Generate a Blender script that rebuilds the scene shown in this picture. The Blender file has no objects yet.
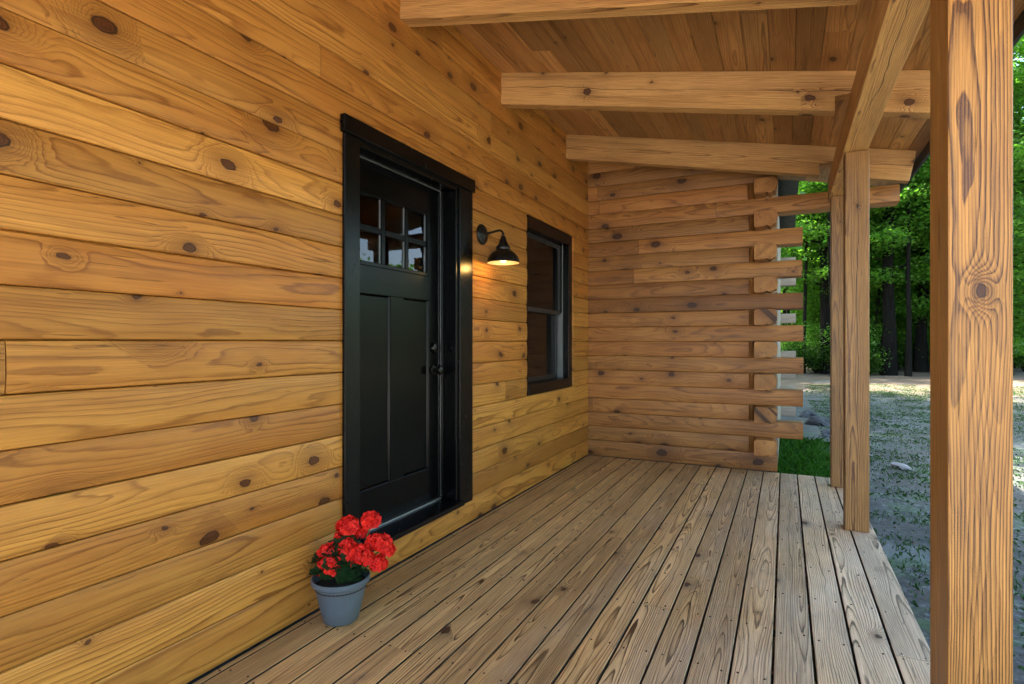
import bpy, bmesh, math, random
import numpy as np
from mathutils import Vector, Matrix, Quaternion

random.seed(7)
RNG = np.random.default_rng(7)
R = math.radians
scene = bpy.context.scene
col = scene.collection

# ------------------------------------------------------------------ camera
cam_d = bpy.data.cameras.new("camera")
cam_d.lens = 19.69
cam_d.sensor_width = 36.0
cam_d.clip_start = 0.02
cam_d.clip_end = 2000
cam = bpy.data.objects.new("camera", cam_d)
cam.location = (0, 0, 1.25)
YAW = 25.99
cam.rotation_euler = (R(90), 0, R(YAW))
col.objects.link(cam)
scene.camera = cam

# ------------------------------------------------------------------ sky, sun, exposure
SUN_AZ = -97.0          # clockwise from +Y : behind the cabin, to the left
SUN_EL = 57.0
w = bpy.data.worlds.new("World")
scene.world = w
w.use_nodes = True
wn = w.node_tree
bg = wn.nodes["Background"]
sky = wn.nodes.new("ShaderNodeTexSky")
sky.sky_type = 'NISHITA'
sky.sun_disc = False
sky.sun_elevation = R(SUN_EL)
sky.sun_rotation = R(SUN_AZ)
sky.air_density = 1.0
sky.dust_density = 2.5
sky.ozone_density = 0.6
wn.links.new(sky.outputs[0], bg.inputs[0])
bg.inputs[1].default_value = 0.15

sun_d = bpy.data.lights.new("sun", 'SUN')
sun_d.energy = 5.0
sun_d.angle = R(0.5)
sun_d.color = (1.0, 0.93, 0.82)
sun = bpy.data.objects.new("sun", sun_d)
sdir = Vector((math.sin(R(SUN_AZ)) * math.cos(R(SUN_EL)), math.cos(R(SUN_AZ)) * math.cos(R(SUN_EL)), math.sin(R(SUN_EL))))
sun.rotation_euler = (-sdir).to_track_quat('-Z', 'Y').to_euler()
sun.location = (-20, 20, 30)
col.objects.link(sun)

vs = scene.view_settings
vs.view_transform = 'Standard'
vs.look = 'None'
vs.exposure = 3.12
vs.gamma = 1.0
vs.use_curve_mapping = False
scene.cycles.use_denoising = True
scene.cycles.max_bounces = 9
scene.cycles.diffuse_bounces = 6
scene.cycles.glossy_bounces = 4
scene.cycles.transmission_bounces = 6
scene.cycles.transparent_max_bounces = 8
scene.cycles.sample_clamp_indirect = 8

# ------------------------------------------------------------------ node helpers
class NT:
    def __init__(self, name):
        self.mat = bpy.data.materials.new(name)
        self.mat.use_nodes = True
        self.t = self.mat.node_tree
        self.b = self.t.nodes["Principled BSDF"]
        self.out = self.t.nodes["Material Output"]
    def set(self, sock, v):
        if isinstance(v, bpy.types.NodeSocket):
            self.t.links.new(v, sock)
        elif isinstance(v, (tuple, list)) and len(v) == 3 and sock.type == 'RGBA':
            sock.default_value = (*v, 1)
        else:
            sock.default_value = v
    def n(self, typ, **ins):
        nd = self.t.nodes.new(typ)
        return nd
    def m(self, op, a, b=None, c=None, clamp=False):
        nd = self.t.nodes.new("ShaderNodeMath")
        nd.operation = op
        nd.use_clamp = clamp
        self.set(nd.inputs[0], a)
        if b is not None: self.set(nd.inputs[1], b)
        if c is not None: self.set(nd.inputs[2], c)
        return nd.outputs[0]
    def rng(self, v, a, b, c=0.0, d=1.0, smooth=False):
        nd = self.t.nodes.new("ShaderNodeMapRange")
        nd.interpolation_type = 'SMOOTHSTEP' if smooth else 'LINEAR'
        nd.clamp = True
        self.set(nd.inputs['Value'], v)
        self.set(nd.inputs['From Min'], a); self.set(nd.inputs['From Max'], b)
        self.set(nd.inputs['To Min'], c); self.set(nd.inputs['To Max'], d)
        return nd.outputs[0]
    def mix(self, f, a, b, mode='MIX'):
        nd = self.t.nodes.new("ShaderNodeMix")
        nd.data_type = 'RGBA'
        nd.blend_type = mode
        self.set(nd.inputs[0], f); self.set(nd.inputs[6], a); self.set(nd.inputs[7], b)
        return nd.outputs[2]
    def xyz(self, x, y, z=0.0):
        nd = self.t.nodes.new("ShaderNodeCombineXYZ")
        self.set(nd.inputs[0], x); self.set(nd.inputs[1], y); self.set(nd.inputs[2], z)
        return nd.outputs[0]
    def noise(self, vec, scale, detail=2.0, rough=0.5, dist=0.0, color=False):
        nd = self.t.nodes.new("ShaderNodeTexNoise")
        if vec is not None: self.set(nd.inputs['Vector'], vec)
        nd.inputs['Scale'].default_value = scale
        nd.inputs['Detail'].default_value = detail
        nd.inputs['Roughness'].default_value = rough
        nd.inputs['Distortion'].default_value = dist
        return nd.outputs[1 if color else 0]
    def attr(self, name):
        nd = self.t.nodes.new("ShaderNodeAttribute")
        nd.attribute_name = name
        return nd
    def pos(self):
        return self.t.nodes.new("ShaderNodeNewGeometry").outputs['Position']
    def sep(self, v):
        nd = self.t.nodes.new("ShaderNodeSeparateXYZ")
        self.set(nd.inputs[0], v)
        return nd.outputs
    def bump(self, h, strength, dist):
        nd = self.t.nodes.new("ShaderNodeBump")
        nd.inputs['Strength'].default_value = strength
        nd.inputs['Distance'].default_value = dist
        self.set(nd.inputs['Height'], h)
        self.t.links.new(nd.outputs[0], self.b.inputs['Normal'])
    def ramp(self, f, stops, interp='LINEAR'):
        nd = self.t.nodes.new("ShaderNodeValToRGB")
        cr = nd.color_ramp
        cr.interpolation = interp
        while len(cr.elements) < len(stops): cr.elements.new(0.5)
        for e, (p, c) in zip(cr.elements, stops):
            e.position = p
            e.color = (*c, 1) if len(c) == 3 else c
        self.set(nd.inputs[0], f)
        return nd.outputs[0]

def mat(name, c, rough=0.5, metal=0.0, var=0.15, scale=6.0, bump=0.0, bscale=200.0, spec=0.5, rvar=0.07):
    """painted / plain surface with slight uneven tone"""
    g = NT(name)
    tc = g.t.nodes.new("ShaderNodeTexCoord").outputs['Object']
    n = g.noise(tc, scale, 4, 0.6)
    f = g.rng(n, 0.25, 0.75, 1 - var, 1 + var)
    base = g.mix(1.0, c, g.xyz(f, f, f), 'MULTIPLY')
    g.set(g.b.inputs['Base Color'], base)
    g.set(g.b.inputs['Roughness'], g.rng(g.noise(tc, scale * 4, 3), 0.3, 0.7, max(0.02, rough - rvar), rough + rvar))
    g.b.inputs['Metallic'].default_value = metal
    g.b.inputs['Specular IOR Level'].default_value = spec
    if bump > 0:
        g.bump(g.noise(tc, bscale, 3), 0.4, bump)
    return g.mat

def wood(name, light, light2, dark, knotc, ring=110.0, contrast=0.6, kscale=3.0, keep=0.5, kr0=0.006, kr1=0.018,
         rough=0.55, bump=0.002, tone=(0.8, 1.12), fibre=0.18, distort=0.035, pith=(0.02, 0.11), weather=None, streak=0.0, nfu=1.0, n2a=0.004, kpow=1.5, late=0.32, crack=0.0, hue=0.65, spot=None):
    """solid growth-ring wood; reads the mesh attributes 'grain' (u along, v, w across; metres) and 'seed'"""
    g = NT(name)
    P = g.sep(g.attr('grain').outputs['Vector'])
    u, v, wv = P[0], P[1], P[2]
    S = g.attr('seed').outputs['Fac']
    wnz = g.t.nodes.new("ShaderNodeTexWhiteNoise"); wnz.noise_dimensions = '1D'
    g.set(wnz.inputs['W'], S)
    r1, r2, r3 = g.sep(wnz.outputs['Color'])
    so = g.m('MULTIPLY', S, 17.31)
    # knots
    us = g.m('ADD', g.m('MULTIPLY', u, kscale * 0.82), so)
    vsx = g.m('ADD', g.m('MULTIPLY', g.m('ADD', v, wv), kscale * 1.3), g.m('MULTIPLY', S, 7.77))
    wob = g.noise(g.xyz(us, vsx, 0), 5.0, 2, 0.6, color=True)
    wx, wy, _ = g.sep(wob)
    us2 = g.m('ADD', us, g.m('MULTIPLY', g.m('SUBTRACT', wx, 0.5), 0.10))
    vs2 = g.m('ADD', vsx, g.m('MULTIPLY', g.m('SUBTRACT', wy, 0.5), 0.10))
    vo = g.t.nodes.new("ShaderNodeTexVoronoi"); vo.voronoi_dimensions = '2D'; vo.feature = 'F1'
    vo.inputs['Scale'].default_value = 1.0
    vo.inputs['Randomness'].default_value = 1.0
    g.set(vo.inputs['Vector'], g.xyz(us2, vs2, 0))
    kd = g.m('DIVIDE', vo.outputs['Distance'], kscale)
    c1, c2, c3 = g.sep(vo.outputs['Color'])
    kp = g.m('LESS_THAN', c1, keep)
    kr = g.m('MULTIPLY_ADD', g.m('POWER', c2, kpow), kr1 - kr0, kr0)
    q = g.m('DIVIDE', kd, kr)
    if spot:
        du = g.m('MULTIPLY', g.m('ADD', g.m('SUBTRACT', u, spot[0]), g.m('MULTIPLY', g.m('SUBTRACT', wx, 0.5), 0.02)), 0.6)
        dv_ = g.m('ADD', g.m('SUBTRACT', v, spot[1]), g.m('MULTIPLY', g.m('SUBTRACT', wy, 0.5), 0.012))
        q2 = g.m('DIVIDE', g.m('SQRT', g.m('ADD', g.m('MULTIPLY', du, du), g.m('MULTIPLY', dv_, dv_))), spot[2])
        near = g.m('LESS_THAN', q2, 7.0)
        q = g.m('ADD', g.m('MULTIPLY', q2, near), g.m('MULTIPLY', g.m('ADD', q, g.m('MULTIPLY', g.m('SUBTRACT', 1.0, kp), 50.0)), g.m('SUBTRACT', 1.0, near)))
        kr = g.m('ADD', g.m('MULTIPLY', near, spot[2]), g.m('MULTIPLY', kr, g.m('SUBTRACT', 1.0, near)))
        kp = g.m('ADD', 1.0, 0.0)
    kmask = g.m('MULTIPLY', g.rng(q, 0.86, 1.08, 1, 0, True), kp)
    kdefl = g.m('MULTIPLY', g.m('MULTIPLY', g.m('EXPONENT', g.m('MULTIPLY', g.m('POWER', g.m('DIVIDE', q, 2.4), 2.0), -1.0)), kp), g.m('MULTIPLY', kr, 2.6))
    hn = g.noise(g.xyz(g.m('MULTIPLY', us, 3.0), g.m('MULTIPLY', vsx, 26.0), 0), 1.0, 2)
    halo = g.m('MULTIPLY', g.m('MULTIPLY', g.m('EXPONENT', g.m('MULTIPLY', q, -0.5)), kp), g.rng(hn, 0.3, 0.7, 0.55, 1.5))
    # growth rings
    v0 = g.m('MULTIPLY', g.m('SUBTRACT', r1, 0.5), 0.13)
    w0 = g.m('MULTIPLY_ADD', r2, -(pith[1] - pith[0]), -pith[0])
    tilt = g.m('MULTIPLY', g.m('SUBTRACT', r3, 0.5), 0.03)
    dv = g.m('SUBTRACT', g.m('SUBTRACT', v, v0), g.m('MULTIPLY', u, tilt))
    dw = g.m('SUBTRACT', wv, w0)
    rr = g.m('SQRT', g.m('ADD', g.m('MULTIPLY', dv, dv), g.m('MULTIPLY', dw, dw)))
    n1 = g.noise(g.xyz(g.m('ADD', g.m('MULTIPLY', u, nfu), so), g.m('MULTIPLY', v, 5.0), g.m('MULTIPLY', wv, 5.0)), 1.0, 1.5, 0.45)
    n2 = g.noise(g.xyz(g.m('ADD', g.m('MULTIPLY', u, 7.0), so), g.m('MULTIPLY', v, 40.0), g.m('MULTIPLY', wv, 40.0)), 1.0, 2, 0.5)
    rr = g.m('ADD', rr, g.m('MULTIPLY', g.m('SUBTRACT', n1, 0.5), distort * 2))
    rr = g.m('ADD', rr, g.m('MULTIPLY', g.m('SUBTRACT', n2, 0.5), n2a))
    rr = g.m('ADD', rr, kdefl)
    # uneven ring widths
    rr2 = g.m('MULTIPLY', rr, ring)
    rr2 = g.m('ADD', rr2, g.m('MULTIPLY', g.noise(g.xyz(g.m('MULTIPLY', rr, 14.0), so, 0), 1.0, 2), 6.0))
    fr = g.m('FRACT', rr2)
    ringv = g.ramp(fr, [(0.0, (0.0,) * 3), (0.35, (0.05,) * 3), (0.70, (late,) * 3), (0.86, (1.0,) * 3), (0.93, (0.85,) * 3), (1.0, (0.0,) * 3)])
    ampn = g.rng(g.noise(g.xyz(g.m('ADD', g.m('MULTIPLY', u, 2.0), so), g.m('MULTIPLY', rr, 9.0), 3.3), 1.0, 2), 0.3, 0.7, 0.5, 1.0)
    ringa = g.m('MULTIPLY', g.m('MULTIPLY', ringv, ampn), contrast, clamp=True)
    fib = g.noise(g.xyz(g.m('ADD', g.m('MULTIPLY', u, 5.0), so), g.m('MULTIPLY', v, 330.0), g.m('MULTIPLY', wv, 330.0)), 1.0, 2, 0.6)
    fibf = g.rng(fib, 0.25, 0.75, 1 - fibre, 1 + fibre)
    blot = g.noise(g.xyz(g.m('ADD', g.m('MULTIPLY', u, 2.4), so), g.m('MULTIPLY', v, 9.0), g.m('MULTIPLY', wv, 9.0)), 1.0, 3, 0.55)
    lt = g.mix(g.m('ADD', g.m('MULTIPLY', r3, hue), g.m('MULTIPLY', g.m('SUBTRACT', blot, 0.5), 1.3), clamp=True), light, light2)
    c = g.mix(ringa, lt, dark)
    if streak > 0:
        sn = g.noise(g.xyz(g.m('ADD', g.m('MULTIPLY', u, 0.8), so), g.m('MULTIPLY', v, 28.0), g.m('MULTIPLY', wv, 28.0)), 1.0, 3, 0.6)
        c = g.mix(g.m('MULTIPLY', g.rng(sn, 0.52, 0.72, 0, 1, True), streak), c, dark)
    if weather is not None:
        wc, wamt, wx0, wx1 = weather
        px, py_, pz = g.sep(g.pos())
        wno = g.noise(g.xyz(g.m('MULTIPLY', px, 3.0), g.m('MULTIPLY', py_, 1.2), S), 1.0, 4, 0.6)
        wf = g.m('MULTIPLY', g.rng(g.m('ADD', px, g.m('MULTIPLY', g.m('SUBTRACT', wno, 0.5), 2.2)), wx0, wx1, 0.04, 1.0), wamt)
        greyc = g.mix(1.0, c, wc, 'MULTIPLY')
        lum = g.m('ADD', g.m('MULTIPLY', g.sep(c)[0], 0.6), g.m('MULTIPLY', g.sep(c)[1], 0.6))
        greyc = g.mix(1.0, wc, g.xyz(lum, lum, lum), 'MULTIPLY')
        c = g.mix(wf, c, greyc)
        st = g.noise(g.xyz(g.m('MULTIPLY', px, 6.0), g.m('MULTIPLY', py_, 3.5), S), 1.0, 4, 0.65)
        c = g.mix(g.rng(st, 0.60, 0.78, 0, 0.55, True), c, (0.07, 0.055, 0.045))
    # halo + knots
    c = g.mix(g.m('MULTIPLY', halo, 0.85, clamp=True), c, g.mix(0.35, dark, knotc))
    krings = g.m('FRACT', g.m('MULTIPLY_ADD', q, 3.3, g.m('MULTIPLY', fib, 0.8)))
    kcol = g.mix(g.m('MULTIPLY', krings, 0.55), knotc, g.mix(0.15, dark, light2))
    kcol = g.mix(g.rng(q, 0.66, 0.90, 0, 0.85, True), kcol, g.mix(0.6, knotc, (0.006, 0.003, 0.002)))
    kcol = g.mix(g.rng(hn, 0.55, 0.75, 0, 0.6), kcol, g.mix(0.5, knotc, (0.006, 0.003, 0.002)))
    c = g.mix(kmask, c, kcol)
    # checks: thin dark splits running with the grain
    ck = g.noise(g.xyz(g.m('ADD', g.m('MULTIPLY', u, 1.6), so), g.m('MULTIPLY', v, 60.0), g.m('MULTIPLY', wv, 60.0)), 1.0, 1, 0.4)
    ckm = g.rng(g.m('ABSOLUTE', g.m('SUBTRACT', ck, 0.735)), 0.0, 0.012, 0.7, 0.0)
    c = g.mix(ckm, c, g.mix(0.6, knotc, (0.01, 0.006, 0.004)))
    if crack > 0:
        cn = g.noise(g.xyz(g.m('MULTIPLY', u, 1.1), S, 0), 1.0, 3, 0.6)
        cf = g.noise(g.xyz(g.m('MULTIPLY', u, 14.0), S, 4.0), 1.0, 2, 0.6)
        cv = g.m('ADD', g.m('MULTIPLY', g.m('SUBTRACT', cn, 0.5), 0.10), g.m('MULTIPLY', g.m('SUBTRACT', cf, 0.5), 0.004))
        cw_ = g.rng(g.noise(g.xyz(g.m('MULTIPLY', u, 0.9), S, 9.0), 1.0, 2), 0.45, 0.65, 0.0, 0.0022)
        cm = g.m('MULTIPLY', g.rng(g.m('SUBTRACT', g.m('ABSOLUTE', g.m('SUBTRACT', v, cv)), cw_), 0.0, 0.0006, 1.0, 0.0), g.m('GREATER_THAN', cw_, 0.0002))
        c = g.mix(g.m('MULTIPLY', cm, crack), c, (0.012, 0.006, 0.003))
    tn = g.m('MULTIPLY', g.rng(r2, 0, 1, tone[0], tone[1]), fibf)
    c = g.mix(1.0, c, g.xyz(tn, tn, tn), 'MULTIPLY')
    g.set(g.b.inputs['Base Color'], c)
    g.set(g.b.inputs['Roughness'], g.rng(g.m('ADD', ringa, g.m('MULTIPLY', fib, 0.5)), 0, 1.3, rough + 0.08, rough - 0.10))
    g.b.inputs['Specular IOR Level'].default_value = 0.35
    h = g.m('ADD', g.m('MULTIPLY', fib, 0.35), g.m('MULTIPLY', ringa, 0.6))
    h = g.m('SUBTRACT', h, g.m('MULTIPLY', ckm, 1.2))
    g.bump(h, 0.55, bump)
    return g.mat

# ------------------------------------------------------------------ materials
M = {}
M['wall'] = wood('stained_pine_logs', (0.57, 0.265, 0.053), (0.42, 0.150, 0.024), (0.16, 0.042, 0.006), (0.050, 0.014, 0.004),
                 ring=150, contrast=0.9, kscale=3.7, keep=0.58, kr0=0.004, kr1=0.036, rough=0.40, bump=0.0012, tone=(0.70, 1.16), fibre=0.2, streak=0.36, nfu=0.8, hue=0.85)
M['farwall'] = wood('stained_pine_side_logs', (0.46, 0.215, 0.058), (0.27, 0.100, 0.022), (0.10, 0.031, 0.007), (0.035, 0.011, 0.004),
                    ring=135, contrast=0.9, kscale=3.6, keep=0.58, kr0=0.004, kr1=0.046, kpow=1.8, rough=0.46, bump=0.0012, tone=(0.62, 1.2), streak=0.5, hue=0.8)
M['endlog'] = wood('weathered_log_ends', (0.30, 0.24, 0.17), (0.24, 0.195, 0.15), (0.14, 0.11, 0.085), (0.06, 0.035, 0.02),  # grey stands in for sky light, not weathering
                   ring=95, contrast=0.45, kscale=3.0, keep=0.4, rough=0.6, bump=0.0015)  # same pine as the other logs, pale sky light put into the colour
M['deck'] = wood('weathered_deck_boards', (0.66, 0.390, 0.155), (0.48, 0.260, 0.090), (0.065, 0.026, 0.009), (0.05, 0.022, 0.012),
                 ring=150, contrast=1.35, kscale=2.6, keep=0.42, kr0=0.004, kr1=0.026, rough=0.5, bump=0.0035, tone=(0.78, 1.24), fibre=0.34,
                 distort=0.045, pith=(0.005, 0.05), weather=((1.10, 0.98, 0.78), 0.55, -0.9, 0.7), streak=0.25, nfu=0.7, crack=0.8)
PO = dict(ring=190, contrast=1.6, kscale=2.4, keep=0.5, kr0=0.005, kr1=0.022, rough=0.46, bump=0.003, tone=(0.95, 1.03), fibre=0.36,
          distort=0.030, pith=(0.0, 0.04), nfu=0.65, n2a=0.0034, streak=0.0, late=0.48, crack=0.95)
M['post'] = wood('oiled_timber_post', (0.45, 0.215, 0.050), (0.31, 0.130, 0.027), (0.050, 0.014, 0.004), (0.040, 0.013, 0.005), spot=(1.386, 0.004, 0.012), **PO)
M['post2'] = wood('weathered_timber_post', (0.33, 0.168, 0.048), (0.23, 0.108, 0.028), (0.075, 0.024, 0.008), (0.030, 0.011, 0.005), **PO)  # same wood as the near post, porch shade put into the colour
M['beam'] = wood('rough_sawn_beam', (0.60, 0.335, 0.110), (0.42, 0.200, 0.056), (0.12, 0.038, 0.010), (0.045, 0.015, 0.006),
                 ring=165, contrast=1.25, kscale=2.6, keep=0.5, kr0=0.006, kr1=0.028, rough=0.54, bump=0.003, tone=(0.80, 1.1), fibre=0.34, pith=(0.0, 0.06), nfu=0.6, streak=0.4, crack=0.8)
M['plank'] = wood('roof_planks', (0.54, 0.285, 0.095), (0.36, 0.158, 0.043), (0.12, 0.037, 0.010), (0.035, 0.012, 0.005),
                  ring=120, contrast=0.9, kscale=3.0, keep=0.5, kr0=0.004, kr1=0.024, rough=0.46, bump=0.0015, tone=(0.60, 1.25), fibre=0.26, streak=0.5, hue=0.8)
M['black'] = mat('black_door_paint', (0.0013, 0.0015, 0.0017), 0.24, var=0.1, scale=3, spec=0.13, rvar=0.015)
M['blacktrim'] = mat('black_trim_paint', (0.0016, 0.0017, 0.0019), 0.27, var=0.15, scale=5, spec=0.22, rvar=0.004)
M['blackmetal'] = mat('black_metal', (0.004, 0.004, 0.0045), 0.33, metal=0.2, var=0.3, scale=30)
M['knob'] = mat('dark_bronze', (0.035, 0.032, 0.03), 0.32, metal=1.0)
M['shadein'] = mat('pale_enamel', (0.22, 0.19, 0.15), 0.5)
M['track'] = mat('grey_vinyl', (0.13, 0.14, 0.145), 0.45)
M['sash'] = mat('dark_vinyl', (0.02, 0.021, 0.023), 0.4)
M['alu'] = mat('brushed_aluminium', (0.5, 0.5, 0.5), 0.35, metal=1.0)
M['roofing'] = mat('dark_roofing', (0.018, 0.019, 0.02), 0.6, var=0.3, scale=3)
M['interior'] = mat('dim_interior', (0.10, 0.08, 0.06), 0.8)
M['pot'] = mat('blue_grey_plastic', (0.085, 0.108, 0.126), 0.42, var=0.12, scale=9, bump=0.0005, bscale=60)
M['soil'] = mat('potting_soil', (0.022, 0.015, 0.010), 0.95, var=0.5, scale=60, bump=0.004, bscale=150)
M['stem'] = mat('green_stem', (0.05, 0.10, 0.025), 0.5)
M['rock'] = mat('grey_rock', (0.062, 0.066, 0.070), 0.9, var=0.5, scale=7, bump=0.02, bscale=18, spec=0.2)
M['palerock'] = mat('pale_rock', (0.22, 0.22, 0.215), 0.9, var=0.4, scale=7, bump=0.02, bscale=18, spec=0.2)
M['nail'] = mat('rusty_nail', (0.045, 0.03, 0.022), 0.5, metal=0.6)

def glass_mat():
    g = NT('window_glass')
    fres = g.t.nodes.new("ShaderNodeFresnel"); fres.inputs[0].default_value = 1.5
    tr = g.t.nodes.new("ShaderNodeBsdfTransparent"); tr.inputs[0].default_value = (0.75, 0.8, 0.8, 1)
    gl = g.t.nodes.new("ShaderNodeBsdfGlossy"); gl.inputs['Roughness'].default_value = 0.015
    mx = g.t.nodes.new("ShaderNodeMixShader")
    g.t.links.new(fres.outputs[0], mx.inputs[0]); g.t.links.new(tr.outputs[0], mx.inputs[1]); g.t.links.new(gl.outputs[0], mx.inputs[2])
    g.t.links.new(mx.outputs[0], g.out.inputs[0])
    return g.mat
M['glass'] = glass_mat()

def leaf_mat(name, a, b, trans=0.5, rough=0.5, tr_col=None):
    g = NT(name)
    t = g.attr('tint').outputs['Fac']
    c = g.mix(t, a, b)
    g.set(g.b.inputs['Base Color'], c)
    g.b.inputs['Roughness'].default_value = rough
    g.b.inputs['Specular IOR Level'].default_value = 0.4
    tl = g.t.nodes.new("ShaderNodeBsdfTranslucent")
    g.set(tl.inputs[0], g.mix(1.0, c, tr_col or (1.5, 1.7, 0.6), 'MULTIPLY'))
    mx = g.t.nodes.new("ShaderNodeMixShader"); mx.inputs[0].default_value = trans
    g.t.links.new(g.b.outputs[0], mx.inputs[1]); g.t.links.new(tl.outputs[0], mx.inputs[2])
    g.t.links.new(mx.outputs[0], g.out.inputs[0])
    return g.mat
M['leaf'] = leaf_mat('broad_leaves', (0.026, 0.100, 0.018), (0.130, 0.270, 0.034), 0.55, 0.5, (1.6, 1.9, 0.8))
M['leaf2'] = leaf_mat('pale_broad_leaves', (0.030, 0.105, 0.018), (0.125, 0.245, 0.032), 0.55, 0.5, (1.6, 1.9, 0.8))
M['leafdark'] = leaf_mat('shrub_leaves', (0.022, 0.065, 0.012), (0.060, 0.130, 0.018), 0.45)
M['grass'] = leaf_mat('grass_blades', (0.030, 0.120, 0.014), (0.080, 0.220, 0.026), 0.3)
M['weed'] = leaf_mat('weed_leaves', (0.030, 0.080, 0.028), (0.070, 0.135, 0.050), 0.3)
M['litter'] = leaf_mat('dry_leaves', (0.06, 0.045, 0.03), (0.17, 0.15, 0.125), 0.1, 0.8, (1, 0.9, 0.7))
M['gleaf'] = leaf_mat('geranium_leaves', (0.008, 0.027, 0.010), (0.022, 0.060, 0.017), 0.2, 0.45)
M['petal'] = leaf_mat('red_petals', (0.55, 0.005, 0.003), (0.85, 0.022, 0.008), 0.25, 0.7, (1.2, 0.6, 0.5))

def bark_mat():
    g = NT('tree_bark')
    tc = g.t.nodes.new("ShaderNodeTexCoord").outputs['Object']
    x, y, z = g.sep(tc)
    n = g.noise(g.xyz(g.m('MULTIPLY', x, 14.0), g.m('MULTIPLY', y, 14.0), g.m('MULTIPLY', z, 3.0)), 1.0, 5, 0.65)
    g.set(g.b.inputs['Base Color'], g.ramp(n, [(0.25, (0.003, 0.0026, 0.0023)), (0.55, (0.010, 0.0085, 0.007)), (0.8, (0.025, 0.022, 0.019))]))
    g.b.inputs['Roughness'].default_value = 0.95
    g.b.inputs['Specular IOR Level'].default_value = 0.1
    g.bump(n, 0.8, 0.05)
    return g.mat
M['bark'] = bark_mat()

def ground_mat():
    g = NT('bare_gravelly_ground')
    p = g.pos()
    big = g.noise(p, 0.35, 4, 0.6)
    mid = g.noise(p, 2.3, 5, 0.65)
    fine = g.noise(p, 28.0, 4, 0.7)
    vo = g.t.nodes.new("ShaderNodeTexVoronoi"); vo.inputs['Scale'].default_value = 34.0
    g.set(vo.inputs['Vector'], p)
    cr, cg, cb = g.sep(vo.outputs['Color'])
    dirt = g.mix(g.rng(fine, 0.3, 0.7), (0.026, 0.027, 0.024), (0.080, 0.080, 0.070))
    stone = g.mix(cr, (0.050, 0.058, 0.060), (0.17, 0.19, 0.19))
    c = g.mix(g.m('MULTIPLY', g.m('GREATER_THAN', cg, 0.62), g.rng(mid, 0.42, 0.58)), dirt, stone)
    green = g.mix(g.rng(fine, 0.3, 0.7), (0.022, 0.052, 0.018), (0.060, 0.105, 0.038))
    c = g.mix(g.m('MULTIPLY', g.rng(mid, 0.50, 0.60, 0, 1, True), g.rng(big, 0.40, 0.60, 0.3, 0.95, True)), c, green)
    dk_ = g.noise(p, 3.6, 5, 0.7)
    c = g.mix(g.rng(dk_, 0.50, 0.66, 0, 0.8, True), c, (0.020, 0.024, 0.020))
    px, py_, pz = g.sep(p)
    ff = g.rng(g.m('ADD', py_, g.m('MULTIPLY', g.m('SUBTRACT', mid, 0.5), 9.0)), 18.0, 22.0, 0.0, 0.9, True)
    c = g.mix(ff, c, g.mix(fine, (0.045, 0.028, 0.016), (0.15, 0.105, 0.065)))
    pale = g.noise(p, 1.1, 4, 0.6)
    c = g.mix(g.rng(pale, 0.56, 0.70, 0, 0.6, True), c, (0.145, 0.165, 0.160))
    g.set(g.b.inputs['Base Color'], c)
    g.b.inputs['Roughness'].default_value = 0.95
    g.bump(g.m('ADD', g.m('MULTIPLY', fine, 0.6), g.m('MULTIPLY', vo.outputs['Distance'], -0.3)), 0.5, 0.015)
    return g.mat
M['ground'] = ground_mat()

def bulb_mat():
    g = NT('glowing_bulb')
    g.b.inputs['Emission Color'].default_value = (1.0, 0.62, 0.25, 1)
    g.b.inputs['Emission Strength'].default_value = 0.25
    g.b.inputs['Base Color'].default_value = (0.9, 0.8, 0.6, 1)
    return g.mat
M['bulb'] = bulb_mat()

# ------------------------------------------------------------------ object helpers
def thing(name, label, cat, loc=(0, 0, 0), rz=0, group=None):
    o = bpy.data.objects.new(name, None)
    o.empty_display_size = 0.2
    col.objects.link(o)
    o.location = loc
    o.rotation_euler = (0, 0, rz)
    o['label'] = label; o['category'] = cat
    if group: o['group'] = group
    return o

def tag(o, label=None, cat=None, group=None, kind=None):
    if label: o['label'] = label
    if cat: o['category'] = cat
    if group: o['group'] = group
    if kind: o['kind'] = kind
    return o

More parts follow.
